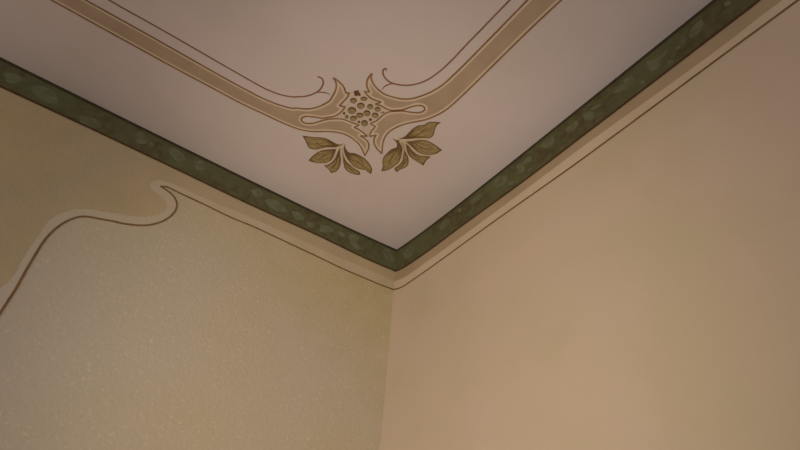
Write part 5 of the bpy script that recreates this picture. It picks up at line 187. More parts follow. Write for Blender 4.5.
 "RWline":[[0.017,-0.2364],[0.0585,-0.2476],[0.0707,-0.2492],[0.0825,-0.25],[0.0993,-0.2502],[0.1173,-0.2497],[0.2532,-0.2437],[0.4044,-0.238],[0.503,-0.2346],[0.5809,-0.2325],[0.6357,-0.2316],[0.6929,-0.2313],[0.7637,-0.2316],[0.9234,-0.2329],[0.9995,-0.233],[1.053,-0.2324],[1.1571,-0.23],[1.4794,-0.221],[1.6399,-0.2182],[1.683,-0.2167],[1.7611,-0.2131]],
 "RWcream":[[0.017,-0.191],[0.062,-0.1995],[0.074,-0.201],[0.0914,-0.2024],[0.1151,-0.2027],[0.1464,-0.2018],[0.2362,-0.1976],[0.2977,-0.1959],[0.4831,-0.1927],[0.9238,-0.1861],[1.0292,-0.1838],[1.0644,-0.1836],[1.1102,-0.1841],[1.3524,-0.1894],[1.4036,-0.1902],[1.4483,-0.1906],[1.4762,-0.1903],[1.4996,-0.1895],[1.52,-0.1883],[1.5593,-0.1849],[1.5811,-0.1839],[1.6422,-0.1842],[1.7579,-0.1841]],
 "Lgreen":[[0.0251,-0.1324],[0.0467,-0.13],[0.0748,-0.1305],[0.1032,-0.1309],[0.133,-0.1311],[0.1652,-0.1309],[0.191,-0.1304],[0.218,-0.1295],[0.2462,-0.1284],[0.2752,-0.1271],[0.3051,-0.1257],[0.3356,-0.1244],[0.3666,-0.1232],[0.3979,-0.1222],[0.4294,-0.1215],[0.4574,-0.1212],[0.4863,-0.1211],[0.5159,-0.1212],[0.546,-0.1213],[0.5765,-0.1216],[0.6072,-0.122],[0.6379,-0.1224],[0.6685,-0.1227],[0.6986,-0.123],[0.7282,-0.1233],[0.7571,-0.1234],[0.7851,-0.1233],[0.8161,-0.123],[0.8462,-0.1227],[0.8756,-0.1222],[0.9045,-0.1216],[0.9332,-0.1211],[0.9618,-0.1205],[0.9906,-0.1199],[1.0197,-0.1194],[1.0494,-0.119],[1.0779,-0.1187],[1.1069,-0.1184],[1.1361,-0.1182],[1.1655,-0.1179],[1.195,-0.1177],[1.2244,-0.1175],[1.2536,-0.1174],[1.2825,-0.1173],[1.311,-0.1172],[1.3389,-0.1171],[1.3709,-0.1171],[1.4037,-0.1172],[1.4367,-0.1173],[1.469,-0.1174],[1.5001,-0.1176],[1.5291,-0.1178],[1.5555,-0.118],[1.5784,-0.1182],[1.6155,-0.1187],[1.6475,-0.1193]],
 "Rgreen":[[0.017,-0.1324],[0.0523,-0.1403],[0.0822,-0.1425],[0.1065,-0.1432],[0.1351,-0.1434],[0.1667,-0.1434],[0.1999,-0.1431],[0.2331,-0.1426],[0.2652,-0.1422],[0.2965,-0.1415],[0.3272,-0.1406],[0.358,-0.1396],[0.3898,-0.1385],[0.4233,-0.1377],[0.4592,-0.1372],[0.486,-0.1372],[0.5146,-0.1373],[0.5447,-0.1377],[0.5759,-0.1381],[0.6079,-0.1387],[0.6404,-0.1393],[0.673,-0.1399],[0.7054,-0.1405],[0.7373,-0.141],[0.7682,-0.1414],[0.7979,-0.1417],[0.8261,-0.1418],[0.8584,-0.1416],[0.8895,-0.1413],[0.9197,-0.1408],[0.9492,-0.1403],[0.9781,-0.1397],[1.0067,-0.1391],[1.0351,-0.1386],[1.0635,-0.1381],[1.0936,-0.1377],[1.1234,-0.1374],[1.1529,-0.137],[1.182,-0.1367],[1.2108,-0.1363],[1.2393,-0.1359],[1.2674,-0.1355],[1.2975,-0.1351],[1.3271,-0.1346],[1.3564,-0.1341],[1.3853,-0.1336],[1.4137,-0.1331],[1.4416,-0.1326],[1.4735,-0.1321],[1.5069,-0.1318],[1.5388,-0.1313],[1.5658,-0.1308],[1.5848,-0.1301],[1.5994,-0.1286]],
 "corner":[-0.1324,-0.191,-0.2364],
 "Lmotif":[[[0.4422,-0.0594],[0.4367,-0.0573],[0.431,-0.0549],[0.4254,-0.0524],[0.4198,-0.0501],[0.4142,-0.0481],[0.4088,-0.0467],[0.4035,-0.0461],[0.3966,-0.0463],[0.3891,-0.0474],[0.382,-0.0491],[0.3766,-0.0516],[0.374,-0.0546],[0.3744,-0.058],[0.377,-0.0624],[0.3811,-0.0673],[0.3862,-0.0722],[0.3917,-0.0769],[0.3968,-0.0807],[0.4018,-0.0841],[0.4075,-0.0876],[0.4137,-0.091],[0.4199,-0.0938],[0.4258,-0.0958],[0.4308,-0.0965],[0.4348,-0.0957],[0.4376,-0.0925],[0.4393,-0.0872],[0.4403,-0.0806],[0.4408,-0.0733],[0.4413,-0.066]],[[0.2971,-0.0464],[0.293,-0.0422],[0.2889,-0.0376],[0.2849,-0.033],[0.2807,-0.0288],[0.2764,-0.0253],[0.2717,-0.023],[0.2653,-0.0213],[0.258,-0.0205],[0.2508,-0.0207],[0.2446,-0.0222],[0.2404,-0.025],[0.2394,-0.0287],[0.2401,-0.0338],[0.242,-0.04],[0.2445,-0.0468],[0.2469,-0.0537],[0.2488,-0.0603],[0.2495,-0.066],[0.2485,-0.0704],[0.2447,-0.0738],[0.2386,-0.0761],[0.2312,-0.0778],[0.2237,-0.0791],[0.217,-0.0803],[0.2121,-0.0818],[0.2101,-0.0837],[0.2113,-0.0865],[0.2148,-0.0898],[0.2199,-0.0934],[0.2262,-0.0969],[0.2329,-0.0999],[0.2394,-0.1019],[0.2451,-0.1026],[0.2501,-0.1021],[0.2554,-0.1006],[0.2609,-0.0983],[0.2663,-0.0954],[0.2715,-0.092],[0.2764,-0.0883],[0.2807,-0.0845],[0.2844,-0.0806],[0.2878,-0.0757],[0.2902,-0.0702],[0.2921,-0.0643],[0.2937,-0.0583],[0.2952,-0.0522]],[[0.1038,-0.0486],[0.1006,-0.0433],[0.0973,-0.0373],[0.0941,-0.0314],[0.0909,-0.0261],[0.0874,-0.0223],[0.0837,-0.0205],[0.0795,-0.0212],[0.0751,-0.024],[0.0705,-0.0282],[0.0658,-0.0332],[0.0613,-0.0383],[0.0569,-0.043],[0.0525,-0.0472],[0.0474,-0.0519],[0.0422,-0.0568],[0.0375,-0.0617],[0.0337,-0.0664],[0.0314,-0.0706],[0.0312,-0.0741],[0.0334,-0.0771],[0.0377,-0.0801],[0.0436,-0.0828],[0.0506,-0.0851],[0.058,-0.0869],[0.0653,-0.0879],[0.0719,-0.0879],[0.0772,-0.0869],[0.0815,-0.0845],[0.0852,-0.0809],[0.0886,-0.0762],[0.0917,-0.0709],[0.0947,-0.0652],[0.0976,-0.0593],[0.1006,-0.0537]],[[0.3534,-0.0516],[0.3478,-0.0491],[0.3421,-0.046],[0.3365,-0.0432],[0.3313,-0.0414],[0.3267,-0.0414],[0.3218,-0.0442],[0.3172,-0.049],[0.3138,-0.0543],[0.313,-0.0588],[0.3161,-0.0631],[0.3223,-0.0672],[0.3296,-0.0702],[0.3358,-0.0709],[0.3406,-0.0683],[0.3449,-0.0632],[0.3491,-0.0572]],[[0.7115,-0.0704],[0.7075,-0.0661],[0.7037,-0.0615],[0.6999,-0.0567],[0.696,-0.0522],[0.6919,-0.048],[0.6874,-0.0446],[0.6823,-0.0422],[0.6773,-0.0409],[0.6716,-0.0402],[0.6654,-0.04],[0.6589,-0.0402],[0.6522,-0.0409],[0.6456,-0.0419],[0.6393,-0.0432],[0.6333,-0.0448],[0.628,-0.0466],[0.6235,-0.0486],[0.6178,-0.0519],[0.6123,-0.056],[0.6078,-0.0605],[0.6048,-0.0652],[0.604,-0.0695],[0.6054,-0.0729],[0.6086,-0.0766],[0.6131,-0.0803],[0.6186,-0.084],[0.6248,-0.0874],[0.6311,-0.0904],[0.6373,-0.0928],[0.643,-0.0944],[0.6485,-0.0952],[0.6542,-0.0954],[0.6602,-0.0951],[0.6662,-0.0943],[0.6722,-0.0931],[0.6779,-0.0916],[0.6832,-0.0899],[0.6881,-0.0881],[0.6935,-0.0853],[0.6983,-0.0818],[0.7027,-0.078],[0.707,-0.0741]],[[0.5884,-0.0601],[0.5823,-0.0575],[0.5763,-0.0545],[0.5702,-0.0514],[0.5641,-0.0488],[0.5582,-0.0471],[0.5524,-0.0469],[0.547,-0.0482],[0.5408,-0.0506],[0.5346,-0.0538],[0.5288,-0.0575],[0.524,-0.0614],[0.5208,-0.0653],[0.5196,-0.0687],[0.521,-0.0723],[0.5247,-0.0764],[0.53,-0.0807],[0.5364,-0.0848],[0.5431,-0.088],[0.5495,-0.0901],[0.555,-0.0906],[0.5593,-0.0894],[0.5636,-0.0868],[0.5678,-0.0832],[0.5719,-0.0788],[0.576,-0.074],[0.5801,-0.069],[0.5842,-0.0643]],[[0.7787,-0.0482],[0.7736,-0.0442],[0.7683,-0.0395],[0.763,-0.0346],[0.7578,-0.0301],[0.7527,-0.0264],[0.7479,-0.024],[0.7436,-0.0234],[0.7384,-0.0253],[0.733,-0.0293],[0.7282,-0.0346],[0.7248,-0.0402],[0.7236,-0.0454],[0.7248,-0.0498],[0.7279,-0.055],[0.7323,-0.0604],[0.7375,-0.0656],[0.743,-0.0699],[0.7483,-0.0729],[0.7529,-0.074],[0.7573,-0.0726],[0.7617,-0.0692],[0.766,-0.0643],[0.7702,-0.0587],[0.7745,-0.0531]],[[0.5125,-0.0767],[0.5059,-0.0751],[0.499,-0.0731],[0.4923,-0.0712],[0.486,-0.0702],[0.4805,-0.0707],[0.4748,-0.0733],[0.4693,-0.0773],[0.4651,-0.0817],[0.4638,-0.0856],[0.4658,-0.0885],[0.4703,-0.0917],[0.4763,-0.0948],[0.4829,-0.0972],[0.4892,-0.0986],[0.4943,-0.0985],[0.4985,-0.0963],[0.5023,-0.0922],[0.5057,-0.087],[0.509,-0.0816]],[[1.1331,-0.0385],[1.1275,-0.036],[1.122,-0.033],[1.1164,-0.0301],[1.1108,-0.0276],[1.1051,-0.0259],[1.0992,-0.0255],[1.0936,-0.0262],[1.0873,-0.0277],[1.0807,-0.03],[1.0741,-0.0327],[1.068,-0.036],[1.0627,-0.0395],[1.0587,-0.0433],[1.0563,-0.0471],[1.0557,-0.0525],[1.0568,-0.059],[1.0593,-0.0659],[1.0627,-0.0724],[1.0667,-0.0776],[1.0709,-0.0807],[1.0752,-0.0815],[1.0804,-0.0808],[1.0862,-0.079],[1.0923,-0.0763],[1.0983,-0.0731],[1.104,-0.0698],[1.1089,-0.0665],[1.1136,-0.0626],[1.1179,-0.0582],[1.1218,-0.0533],[1.1255,-0.0483],[1.1292,-0.0433]],[[1.0199,-0.0406],[1.0156,-0.0364],[1.0114,-0.0315],[1.0071,-0.027],[1.003,-0.0238],[0.999,-0.023],[0.9956,-0.0247],[0.9916,-0.0284],[0.9876,-0.0336],[0.9837,-0.0397],[0.9803,-0.0462],[0.9778,-0.0525],[0.9763,-0.0582],[0.9763,-0.0626],[0.9786,-0.0673],[0.983,-0.072],[0.9885,-0.0759],[0.9941,-0.0784],[0.9988,-0.0788],[1.0023,-0.0768],[1.0054,-0.0726],[1.0084,-0.067],[1.0113,-0.0604],[1.0141,-0.0534],[1.0169,-0.0466]],[[1.2508,-0.0554],[1.2479,-0.0501],[1.2451,-0.0441],[1.2423,-0.0382],[1.2394,-0.0329],[1.2362,-0.029],[1.2326,-0.0273],[1.2283,-0.0282],[1.223,-0.0312],[1.2171,-0.0357],[1.2112,-0.0412],[1.2057,-0.0473],[1.2012,-0.0534],[1.1982,-0.059],[1.1972,-0.0635],[1.1989,-0.0687],[1.203,-0.0742],[1.2086,-0.0792],[1.2146,-0.0827],[1.2201,-0.0841],[1.2242,-0.0829],[1.2285,-0.08],[1.2329,-0.0758],[1.2374,-0.0707],[1.2419,-0.0653],[1.2464,-0.06]],[[1.1968,-0.0528],[1.1907,-0.0509],[1.1846,-0.049],[1.1795,-0.0493],[1.1754,-0.0541],[1.1725,-0.0611],[1.1723,-0.0664],[1.1789,-0.0689],[1.1872,-0.068],[1.1909,-0.0642],[1.1939,-0.0585]],[[1.5944,-0.0618],[1.5902,-0.0578],[1.5861,-0.0533],[1.5821,-0.0487],[1.5779,-0.0444],[1.5736,-0.0406],[1.5689,-0.0376],[1.5638,-0.0358],[1.5584,-0.0351],[1.5522,-0.0353],[1.5456,-0.0361],[1.5386,-0.0376],[1.5317,-0.0396],[1.5251,-0.0421],[1.5191,-0.045],[1.5139,-0.0482],[1.5098,-0.0517],[1.5058,-0.0569],[1.5023,-0.0634],[1.4998,-0.0706],[1.4983,-0.0776],[1.4983,-0.0838],[1.4999,-0.0884],[1.5027,-0.0909],[1.5069,-0.0928],[1.5123,-0.0942],[1.5186,-0.095],[1.5254,-0.0954],[1.5323,-0.0953],[1.5392,-0.0948],[1.5456,-0.094],[1.5513,-0.0927],[1.5565,-0.0908],[1.5615,-0.0882],[1.5664,-0.085],[1.5711,-0.0814],[1.5758,-0.0775],[1.5804,-0.0734],[1.585,-0.0693],[1.5897,-0.0654]],[[1.673,-0.0598],[1.668,-0.0555],[1.663,-0.0505],[1.658,-0.0455],[1.6531,-0.0412],[1.6481,-0.038],[1.6431,-0.0367],[1.638,-0.0374],[1.6322,-0.0396],[1.6264,-0.0429],[1.6213,-0.0468],[1.6174,-0.0511],[1.6155,-0.0553],[1.6158,-0.06],[1.6178,-0.0659],[1.6211,-0.0724],[1.6254,-0.0786],[1.6301,-0.0841],[1.6348,-0.088],[1.6392,-0.0898],[1.643,-0.0893],[1.647,-0.087],[1.6512,-0.0835],[1.6555,-0.079],[1.6599,-0.074],[1.6643,-0.0689],[1.6687,-0.064]],[[1.4246,-0.0907],[1.4194,-0.0878],[1.4141,-0.0845],[1.4088,-0.0809],[1.4035,-0.0773],[1.3982,-0.0739],[1.393,-0.071],[1.3879,-0.0687],[1.3831,-0.0674],[1.3784,-0.0673],[1.3728,-0.0686],[1.3667,-0.0714],[1.3606,-0.0753],[1.355,-0.0798],[1.3504,-0.0845],[1.3474,-0.0891],[1.3464,-0.0932],[1.3475,-0.0968],[1.3505,-0.1009],[1.3549,-0.1053],[1.3604,-0.1096],[1.3665,-0.1137],[1.3729,-0.1173],[1.3792,-0.1201],[1.3851,-0.1218],[1.3901,-0.1222],[1.3947,-0.121],[1.3991,-0.1184],[1.4035,-0.1146],[1.4077,-0.1101],[1.4119,-0.1051],[1.4161,-0.1],[1.4203,-0.0951]]],
 "Rmotif":[[[1.3245,-0.0352],[1.3296,-0.0384],[1.3346,-0.0418],[1.3397,-0.0453],[1.3448,-0.0484],[1.3499,-0.051],[1.3551,-0.0527],[1.3618,-0.0529],[1.3693,-0.0517],[1.3764,-0.0501],[1.3821,-0.0492],[1.3851,-0.05],[1.3844,-0.0549],[1.3802,-0.0617],[1.375,-0.067],[1.3693,-0.069],[1.3627,-0.0696],[1.3569,-0.0717],[1.3535,-0.0766],[1.351,-0.0833],[1.3485,-0.0898],[1.345,-0.0939],[1.3384,-0.0956],[1.3308,-0.095],[1.3247,-0.0921],[1.3218,-0.088],[1.3198,-0.0822],[1.3185,-0.0754],[1.3179,-0.0685],[1.3177,-0.0621],[1.3182,-0.0566],[1.3195,-0.0512],[1.3212,-0.0459],[1.3229,-0.0406]],[[1.2506,-0.032],[1.2561,-0.0342],[1.2619,-0.0361],[1.2671,-0.0385],[1.2707,-0.042],[1.2725,-0.0472],[1.273,-0.0538],[1.2726,-0.061],[1.2711,-0.0678],[1.2689,-0.0733],[1.2654,-0.0781],[1.2607,-0.0823],[1.2553,-0.0853],[1.2497,-0.0868],[1.245,-0.0863],[1.2399,-0.0845],[1.2345,-0.0818],[1.2291,-0.0786],[1.224,-0.0752],[1.2195,-0.0722],[1.2139,-0.0689],[1.2084,-0.0654],[1.2041,-0.0618],[1.2023,-0.0579],[1.204,-0.0528],[1.2085,-0.0469],[1.2143,-0.0418],[1.2199,-0.0393],[1.2249,-0.0408],[1.2305,-0.045],[1.2358,-0.0491],[1.2403,-0.0504],[1.2435,-0.0478],[1.246,-0.043],[1.2482,-0.0373]],[[1.2841,-0.0979],[1.2927,-0.0981],[1.2933,-0.1027],[1.2921,-0.1092],[1.2899,-0.1133],[1.2821,-0.1106],[1.2823,-0.1049]],[[1.3675,-0.0997],[1.3743,-0.1022],[1.3793,-0.1057],[1.3793,-0.1138],[1.376,-0.1203],[1.3697,-0.119],[1.3642,-0.1144],[1.3641,-0.1102],[1.3658,-0.1049]],[[1.0931,-0.0378],[1.0983,-0.0417],[1.1035,-0.0455],[1.1085,-0.0503],[1.1124,-0.0549],[1.1167,-0.0603],[1.121,-0.0662],[1.1247,-0.0722],[1.1273,-0.0779],[1.1283,-0.0828],[1.1269,-0.0893],[1.1234,-0.0952],[1.1189,-0.0987],[1.1142,-0.099],[1.1084,-0.0976],[1.1025,-0.0949],[1.0977,-0.0914],[1.0943,-0.0869],[1.0914,-0.0812],[1.0892,-0.0747],[1.0876,-0.0682],[1.0869,-0.0621],[1.0874,-0.0559],[1.0891,-0.0499],[1.0912,-0.0439]],[[1.1106,-0.0425],[1.1165,-0.0442],[1.1225,-0.0458],[1.1285,-0.0475],[1.1342,-0.0493],[1.1394,-0.0516],[1.1468,-0.0557],[1.1535,-0.0603],[1.1562,-0.0641],[1.1524,-0.0673],[1.1446,-0.0698],[1.1369,-0.0698],[1.1325,-0.0676],[1.1281,-0.0637],[1.1237,-0.0587],[1.1194,-0.0531],[1.115,-0.0475]],[[1.0164,-0.0463],[1.022,-0.0469],[1.0277,-0.0476],[1.0334,-0.0482],[1.0388,-0.0487],[1.0439,-0.049],[1.0504,-0.0481],[1.0564,-0.047],[1.0607,-0.0481],[1.0625,-0.0521],[1.0631,-0.0586],[1.0626,-0.0659],[1.0612,-0.0726],[1.0589,-0.0772],[1.0543,-0.0803],[1.0481,-0.0815],[1.0416,-0.0813],[1.036,-0.0802],[1.0295,-0.078],[1.0231,-0.075],[1.0178,-0.0714],[1.0143,-0.0675],[1.0132,-0.0628],[1.0139,-0.0574],[1.0153,-0.0518]],[[0.9056,-0.0336],[0.911,-0.0323],[0.9166,-0.0307],[0.9221,-0.0291],[0.9276,-0.0278],[0.9329,-0.0269],[0.9379,-0.0267],[0.9444,-0.0273],[0.9509,-0.0285],[0.9565,-0.0307],[0.9606,-0.0343],[0.9626,-0.0392],[0.9636,-0.0458],[0.9638,-0.0533],[0.963,-0.0607],[0.9613,-0.067],[0.9587,-0.0713],[0.9542,-0.0739],[0.9481,-0.0753],[0.9412,-0.0754],[0.9345,-0.0743],[0.9287,-0.0721],[0.9246,-0.0689],[0.921,-0.0643],[0.9177,-0.0587],[0.9147,-0.0524],[0.9117,-0.0459],[0.9087,-0.0395]],[[1.4426,-0.0613],[1.447,-0.0562],[1.4513,-0.0509],[1.4559,-0.0461],[1.4612,-0.0425],[1.4666,-0.0405],[1.4731,-0.039],[1.4796,-0.0382],[1.4851,-0.0385],[1.4885,-0.0401],[1.4897,-0.0446],[1.4886,-0.0514],[1.4862,-0.0587],[1.4832,-0.065],[1.4796,-0.0704],[1.475,-0.0754],[1.4698,-0.0796],[1.4646,-0.0826],[1.4579,-0.0845],[1.4509,-0.085],[1.4457,-0.0832],[1.4436,-0.0794],[1.443,-0.0737],[1.4429,-0.0673]],[[1.4232,-0.0452],[1.4311,-0.0435],[1.4374,-0.0439],[1.4391,-0.0482],[1.4394,-0.0549],[1.4385,-0.0621],[1.4364,-0.0675],[1.4314,-0.0719],[1.4248,-0.075],[1.42,-0.075],[1.4189,-0.0719],[1.4193,-0.0663],[1.4206,-0.0593],[1.4221,-0.0519]],[[1.5481,-0.0403],[1.5522,-0.044],[1.5563,-0.0476],[1.559,-0.0518],[1.5596,-0.0573],[1.5589,-0.0632],[1.5568,-0.0669],[1.5501,-0.0669],[1.5439,-0.0632],[1.5433,-0.0589],[1.5445,-0.053],[1.5465,-0.0465]],[[1.4021,-0.0648],[1.4075,-0.068],[1.4114,-0.0717],[1.4115,-0.0786],[1.4089,-0.084],[1.4035,-0.0833],[1.3986,-0.0798],[1.3985,-0.0756],[1.4003,-0.0702]],[[0.6625,-0.036],[0.6686,-0.0336],[0.6747,-0.0308],[0.6808,-0.0282],[0.687,-0.0264],[0.6932,-0.0261],[0.6987,-0.0272],[0.7048,-0.0292],[0.7109,-0.032],[0.7169,-0.0354],[0.7224,-0.0393],[0.7269,-0.0434],[0.7301,-0.0476],[0.7325,-0.0533],[0.7339,-0.06],[0.7342,-0.0669],[0.7332,-0.0731],[0.731,-0.0777],[0.7269,-0.0807],[0.721,-0.0826],[0.7141,-0.0835],[0.707,-0.0836],[0.7006,-0.0831],[0.6947,-0.0819],[0.6887,-0.08],[0.683,-0.0774],[0.6777,-0.074],[0.6734,-0.07],[0.6704,-0.0655],[0.6683,-0.0602],[0.6667,-0.0543],[0.6654,-0.0481],[0.664,-0.0419]],[[0.7867,-0.041],[0.7936,-0.0395],[0.8004,-0.0401],[0.8035,-0.0426],[0.807,-0.0467],[0.8104,-0.0518],[0.8138,-0.0577],[0.8168,-0.0639],[0.8192,-0.07],[0.821,-0.0756],[0.8217,-0.0804],[0.8213,-0.0864],[0.8197,-0.0923],[0.8172,-0.0971],[0.8139,-0.0999],[0.8098,-0.1001],[0.8044,-0.0986],[0.7987,-0.0957],[0.7935,-0.0919],[0.7896,-0.0876],[0.7876,-0.0834],[0.7865,-0.0784],[0.7861,-0.0727],[0.7861,-0.0665],[0.7863,-0.06],[0.7866,-0.0535],[0.7868,-0.0471]],[[0.8106,-0.0393],[0.8165,-0.0401],[0.8228,-0.0407],[0.8294,-0.0412],[0.8358,-0.0418],[0.8419,-0.0425],[0.8473,-0.0437],[0.8518,-0.0455],[0.8552,-0.048],[0.8581,-0.0528],[0.8598,-0.0592],[0.8605,-0.0659],[0.8599,-0.0717],[0.858,-0.0754],[0.8546,-0.0767],[0.8493,-0.0768],[0.8431,-0.0758],[0.8365,-0.074],[0.8305,-0.0715],[0.8257,-0.0686],[0.8215,-0.0642],[0.8184,-0.0585],[0.8158,-0.0521],[0.8133,-0.0455]],[[0.5296,-0.0418],[0.5345,-0.0389],[0.5393,-0.0357],[0.5442,-0.0326],[0.5493,-0.0303],[0.5547,-0.0291],[0.5602,-0.0293],[0.5665,-0.0304],[0.5731,-0.0321],[0.5796,-0.0344],[0.5854,-0.0371],[0.5901,-0.0401],[0.5931,-0.0433],[0.595,-0.0493],[0.5944,-0.0562],[0.5915,-0.0617],[0.588,-0.064],[0.583,-0.0659],[0.5768,-0.0674],[0.5701,-0.0682],[0.5634,-0.0684],[0.5572,-0.0678],[0.5519,-0.0666],[0.5475,-0.064],[0.5435,-0.0604],[0.5399,-0.0559],[0.5366,-0.0511],[0.5332,-0.0463]],[[0.7407,-0.0973],[0.7482,-0.0986],[0.7556,-0.0998],[0.7604,-0.1026],[0.7616,-0.1081],[0.7605,-0.1149],[0.758,-0.1192],[0.7531,-0.1193],[0.7467,-0.1169],[0.7419,-0.1133],[0.7405,-0.1087],[0.7406,-0.103]],[[0.8357,-0.1042],[0.8427,-0.1053],[0.8479,-0.1076],[0.8481,-0.1146],[0.8456,-0.1204],[0.8406,-0.1186],[0.8359,-0.1141],[0.8353,-0.1094]],[[0.3182,-0.0467],[0.3235,-0.0447],[0.3287,-0.0425],[0.3339,-0.0403],[0.3391,-0.0382],[0.3445,-0.0366],[0.35,-0.0355],[0.3563,-0.0348],[0.3633,-0.0343],[0.3703,-0.0342],[0.377,-0.0347],[0.3828,-0.0361],[0.3874,-0.0386],[0.3912,-0.0429],[0.3943,-0.0489],[0.3963,-0.0555],[0.3969,-0.0617],[0.3957,-0.0665],[0.3928,-0.0695],[0.3883,-0.0721],[0.3825,-0.0744],[0.3758,-0.0762],[0.3688,-0.0774],[0.3618,-0.078],[0.3553,-0.0779],[0.3498,-0.0769],[0.3446,-0.0747],[0.3399,-0.0712],[0.3354,-0.0667],[0.3311,-0.0617],[0.3269,-0.0565],[0.3226,-0.0513]],[[0.0694,-0.0506],[0.0748,-0.0483],[0.0802,-0.0455],[0.0856,-0.0426],[0.0911,-0.0398],[0.0965,-0.0373],[0.1019,-0.0353],[0.1073,-0.0341],[0.1126,-0.0338],[0.1185,-0.0346],[0.1249,-0.0362],[0.1316,-0.0386],[0.1381,-0.0415],[0.1441,-0.0449],[0.1492,-0.0487],[0.1531,-0.0528],[0.1554,-0.0571],[0.1559,-0.0614],[0.1554,-0.0667],[0.1539,-0.0727],[0.1516,-0.079],[0.1487,-0.0854],[0.1452,-0.0916],[0.1415,-0.0972],[0.1375,-0.1021],[0.1335,-0.1058],[0.1297,-0.1082],[0.1244,-0.1094],[0.1184,-0.1092],[0.1118,-0.1078],[0.1051,-0.1054],[0.0986,-0.1023],[0.0928,-0.0988],[0.0879,-0.0949],[0.0843,-0.0909],[0.0814,-0.086],[0.0791,-0.0806],[0.077,-0.0747],[0.0752,-0.0686],[0.0734,-0.0624],[0.0715,-0.0564]],[[0.4511,-0.0297],[0.4568,-0.0301],[0.4629,-0.0302],[0.4683,-0.0309],[0.4722,-0.033],[0.4746,-0.0396],[0.4749,-0.048],[0.4729,-0.0535],[0.4676,-0.0541],[0.4603,-0.0519],[0.4546,-0.0483],[0.4523,-0.0431],[0.4517,-0.0364]],[[0.1916,-0.0478],[0.1978,-0.0476],[0.2044,-0.0469],[0.2108,-0.0465],[0.2163,-0.047],[0.2204,-0.0491],[0.2231,-0.0542],[0.2246,-0.0619],[0.2248,-0.0703],[0.2239,-0.0776],[0.2217,-0.082],[0.2169,-0.0831],[0.21,-0.082],[0.203,-0.0793],[0.1977,-0.0757],[0.1952,-0.0715],[0.1938,-0.0661],[0.1931,-0.06],[0.1925,-0.0537]]]}


# ------------------------------------------------------------------ helpers
def tag(o, label=None, cat=None, group=None, kind=None):
    for k, v in (('label', label), ('category', cat), ('group', group), ('kind', kind)):
        if v:
            o[k] = v
    return o


def link(name, bm, mat, parent=None):
    me = bpy.data.meshes.new(name)
    bm.to_mesh(me)
    bm.free()
    me.materials.append(mat)
    o = bpy.data.objects.new(name, me)
    COL.objects.link(o)
    if parent:
        o.parent = parent
        o.matrix_parent_inverse = Matrix.Translation(-Vector(parent.location))
    return o


def thing(name, loc, label, cat, group=None):
    o = bpy.data.objects.new(name, None)
    COL.objects.link(o)
    o.location = loc
    return tag(o, label, cat, group)


def left_y(x):
    return -0.006 + 0.023 * math.exp(-(max(x, .0251) - .0251) / .32)


def right_x(y):
    return 0.025 * math.exp(-(max(y, .017) - .017) / .25)


def on_left(s, z, d):
    return Vector((s, left_y(s) + d, H + z))


def on_right(s, z, d):
    return Vector((right_x(s) + d, s, H + z))


def on_ceiling(x, y, d):
    return Vector((x, y, H - d))


def slab(name, loops, place, d0, d1, mat, parent=None):
    """a coat of paint or stucco: a flat outline given true thickness, laid on the (slightly curved) surface"""
    bm = bmesh.new()
    for pts in loops:
        P = []
        for p in pts:
            if not P or (P[-1] - Vector((p[0], p[1], 0))).length > 1e-5:
                P.append(Vector((p[0], p[1], 0)))
        if (P[0] - P[-1]).length < 1e-5:
            P.pop()
        vs = [bm.verts.new(p) for p in P]
        for tri in tessellate_polygon([P]):
            if len(set(tri)) == 3 and area_tri(*(P[i] for i in tri)) > 1e-10:
                bm.faces.new([vs[i] for i in tri])
    bmesh.ops.recalc_face_normals(bm, faces=bm.faces[:])
    for fc in bm.faces:
        if fc.normal.z < 0:
            fc.normal_flip()
    bmesh.ops.delete(bm, geom=[v for v in bm.verts if not v.link_faces], context='VERTS')
    if place is not on_ceiling:
        cuts = [0.03 + 0.03 * i for i in range(30)] + [1.0 + 0.15 * i for i in range(22)]
        for s in cuts:
            bmesh.ops.bisect_plane(bm, geom=bm.verts[:] + bm.edges[:] + bm.faces[:], plane_co=(s, 0, 0),
                                   plane_no=(1, 0, 0), dist=1e-6)
    r = bmesh.ops.extrude_face_region(bm, geom=bm.faces[:])
    top = {v for v in r['geom'] if isinstance(v, bmesh.types.BMVert)}
    for v in bm.verts:
        v.co = place(v.co.x, v.co.y, d1 if v in top else d0)
    bmesh.ops.recalc_face_normals(bm, faces=bm.faces[:])
    return link(name, bm, mat, parent)


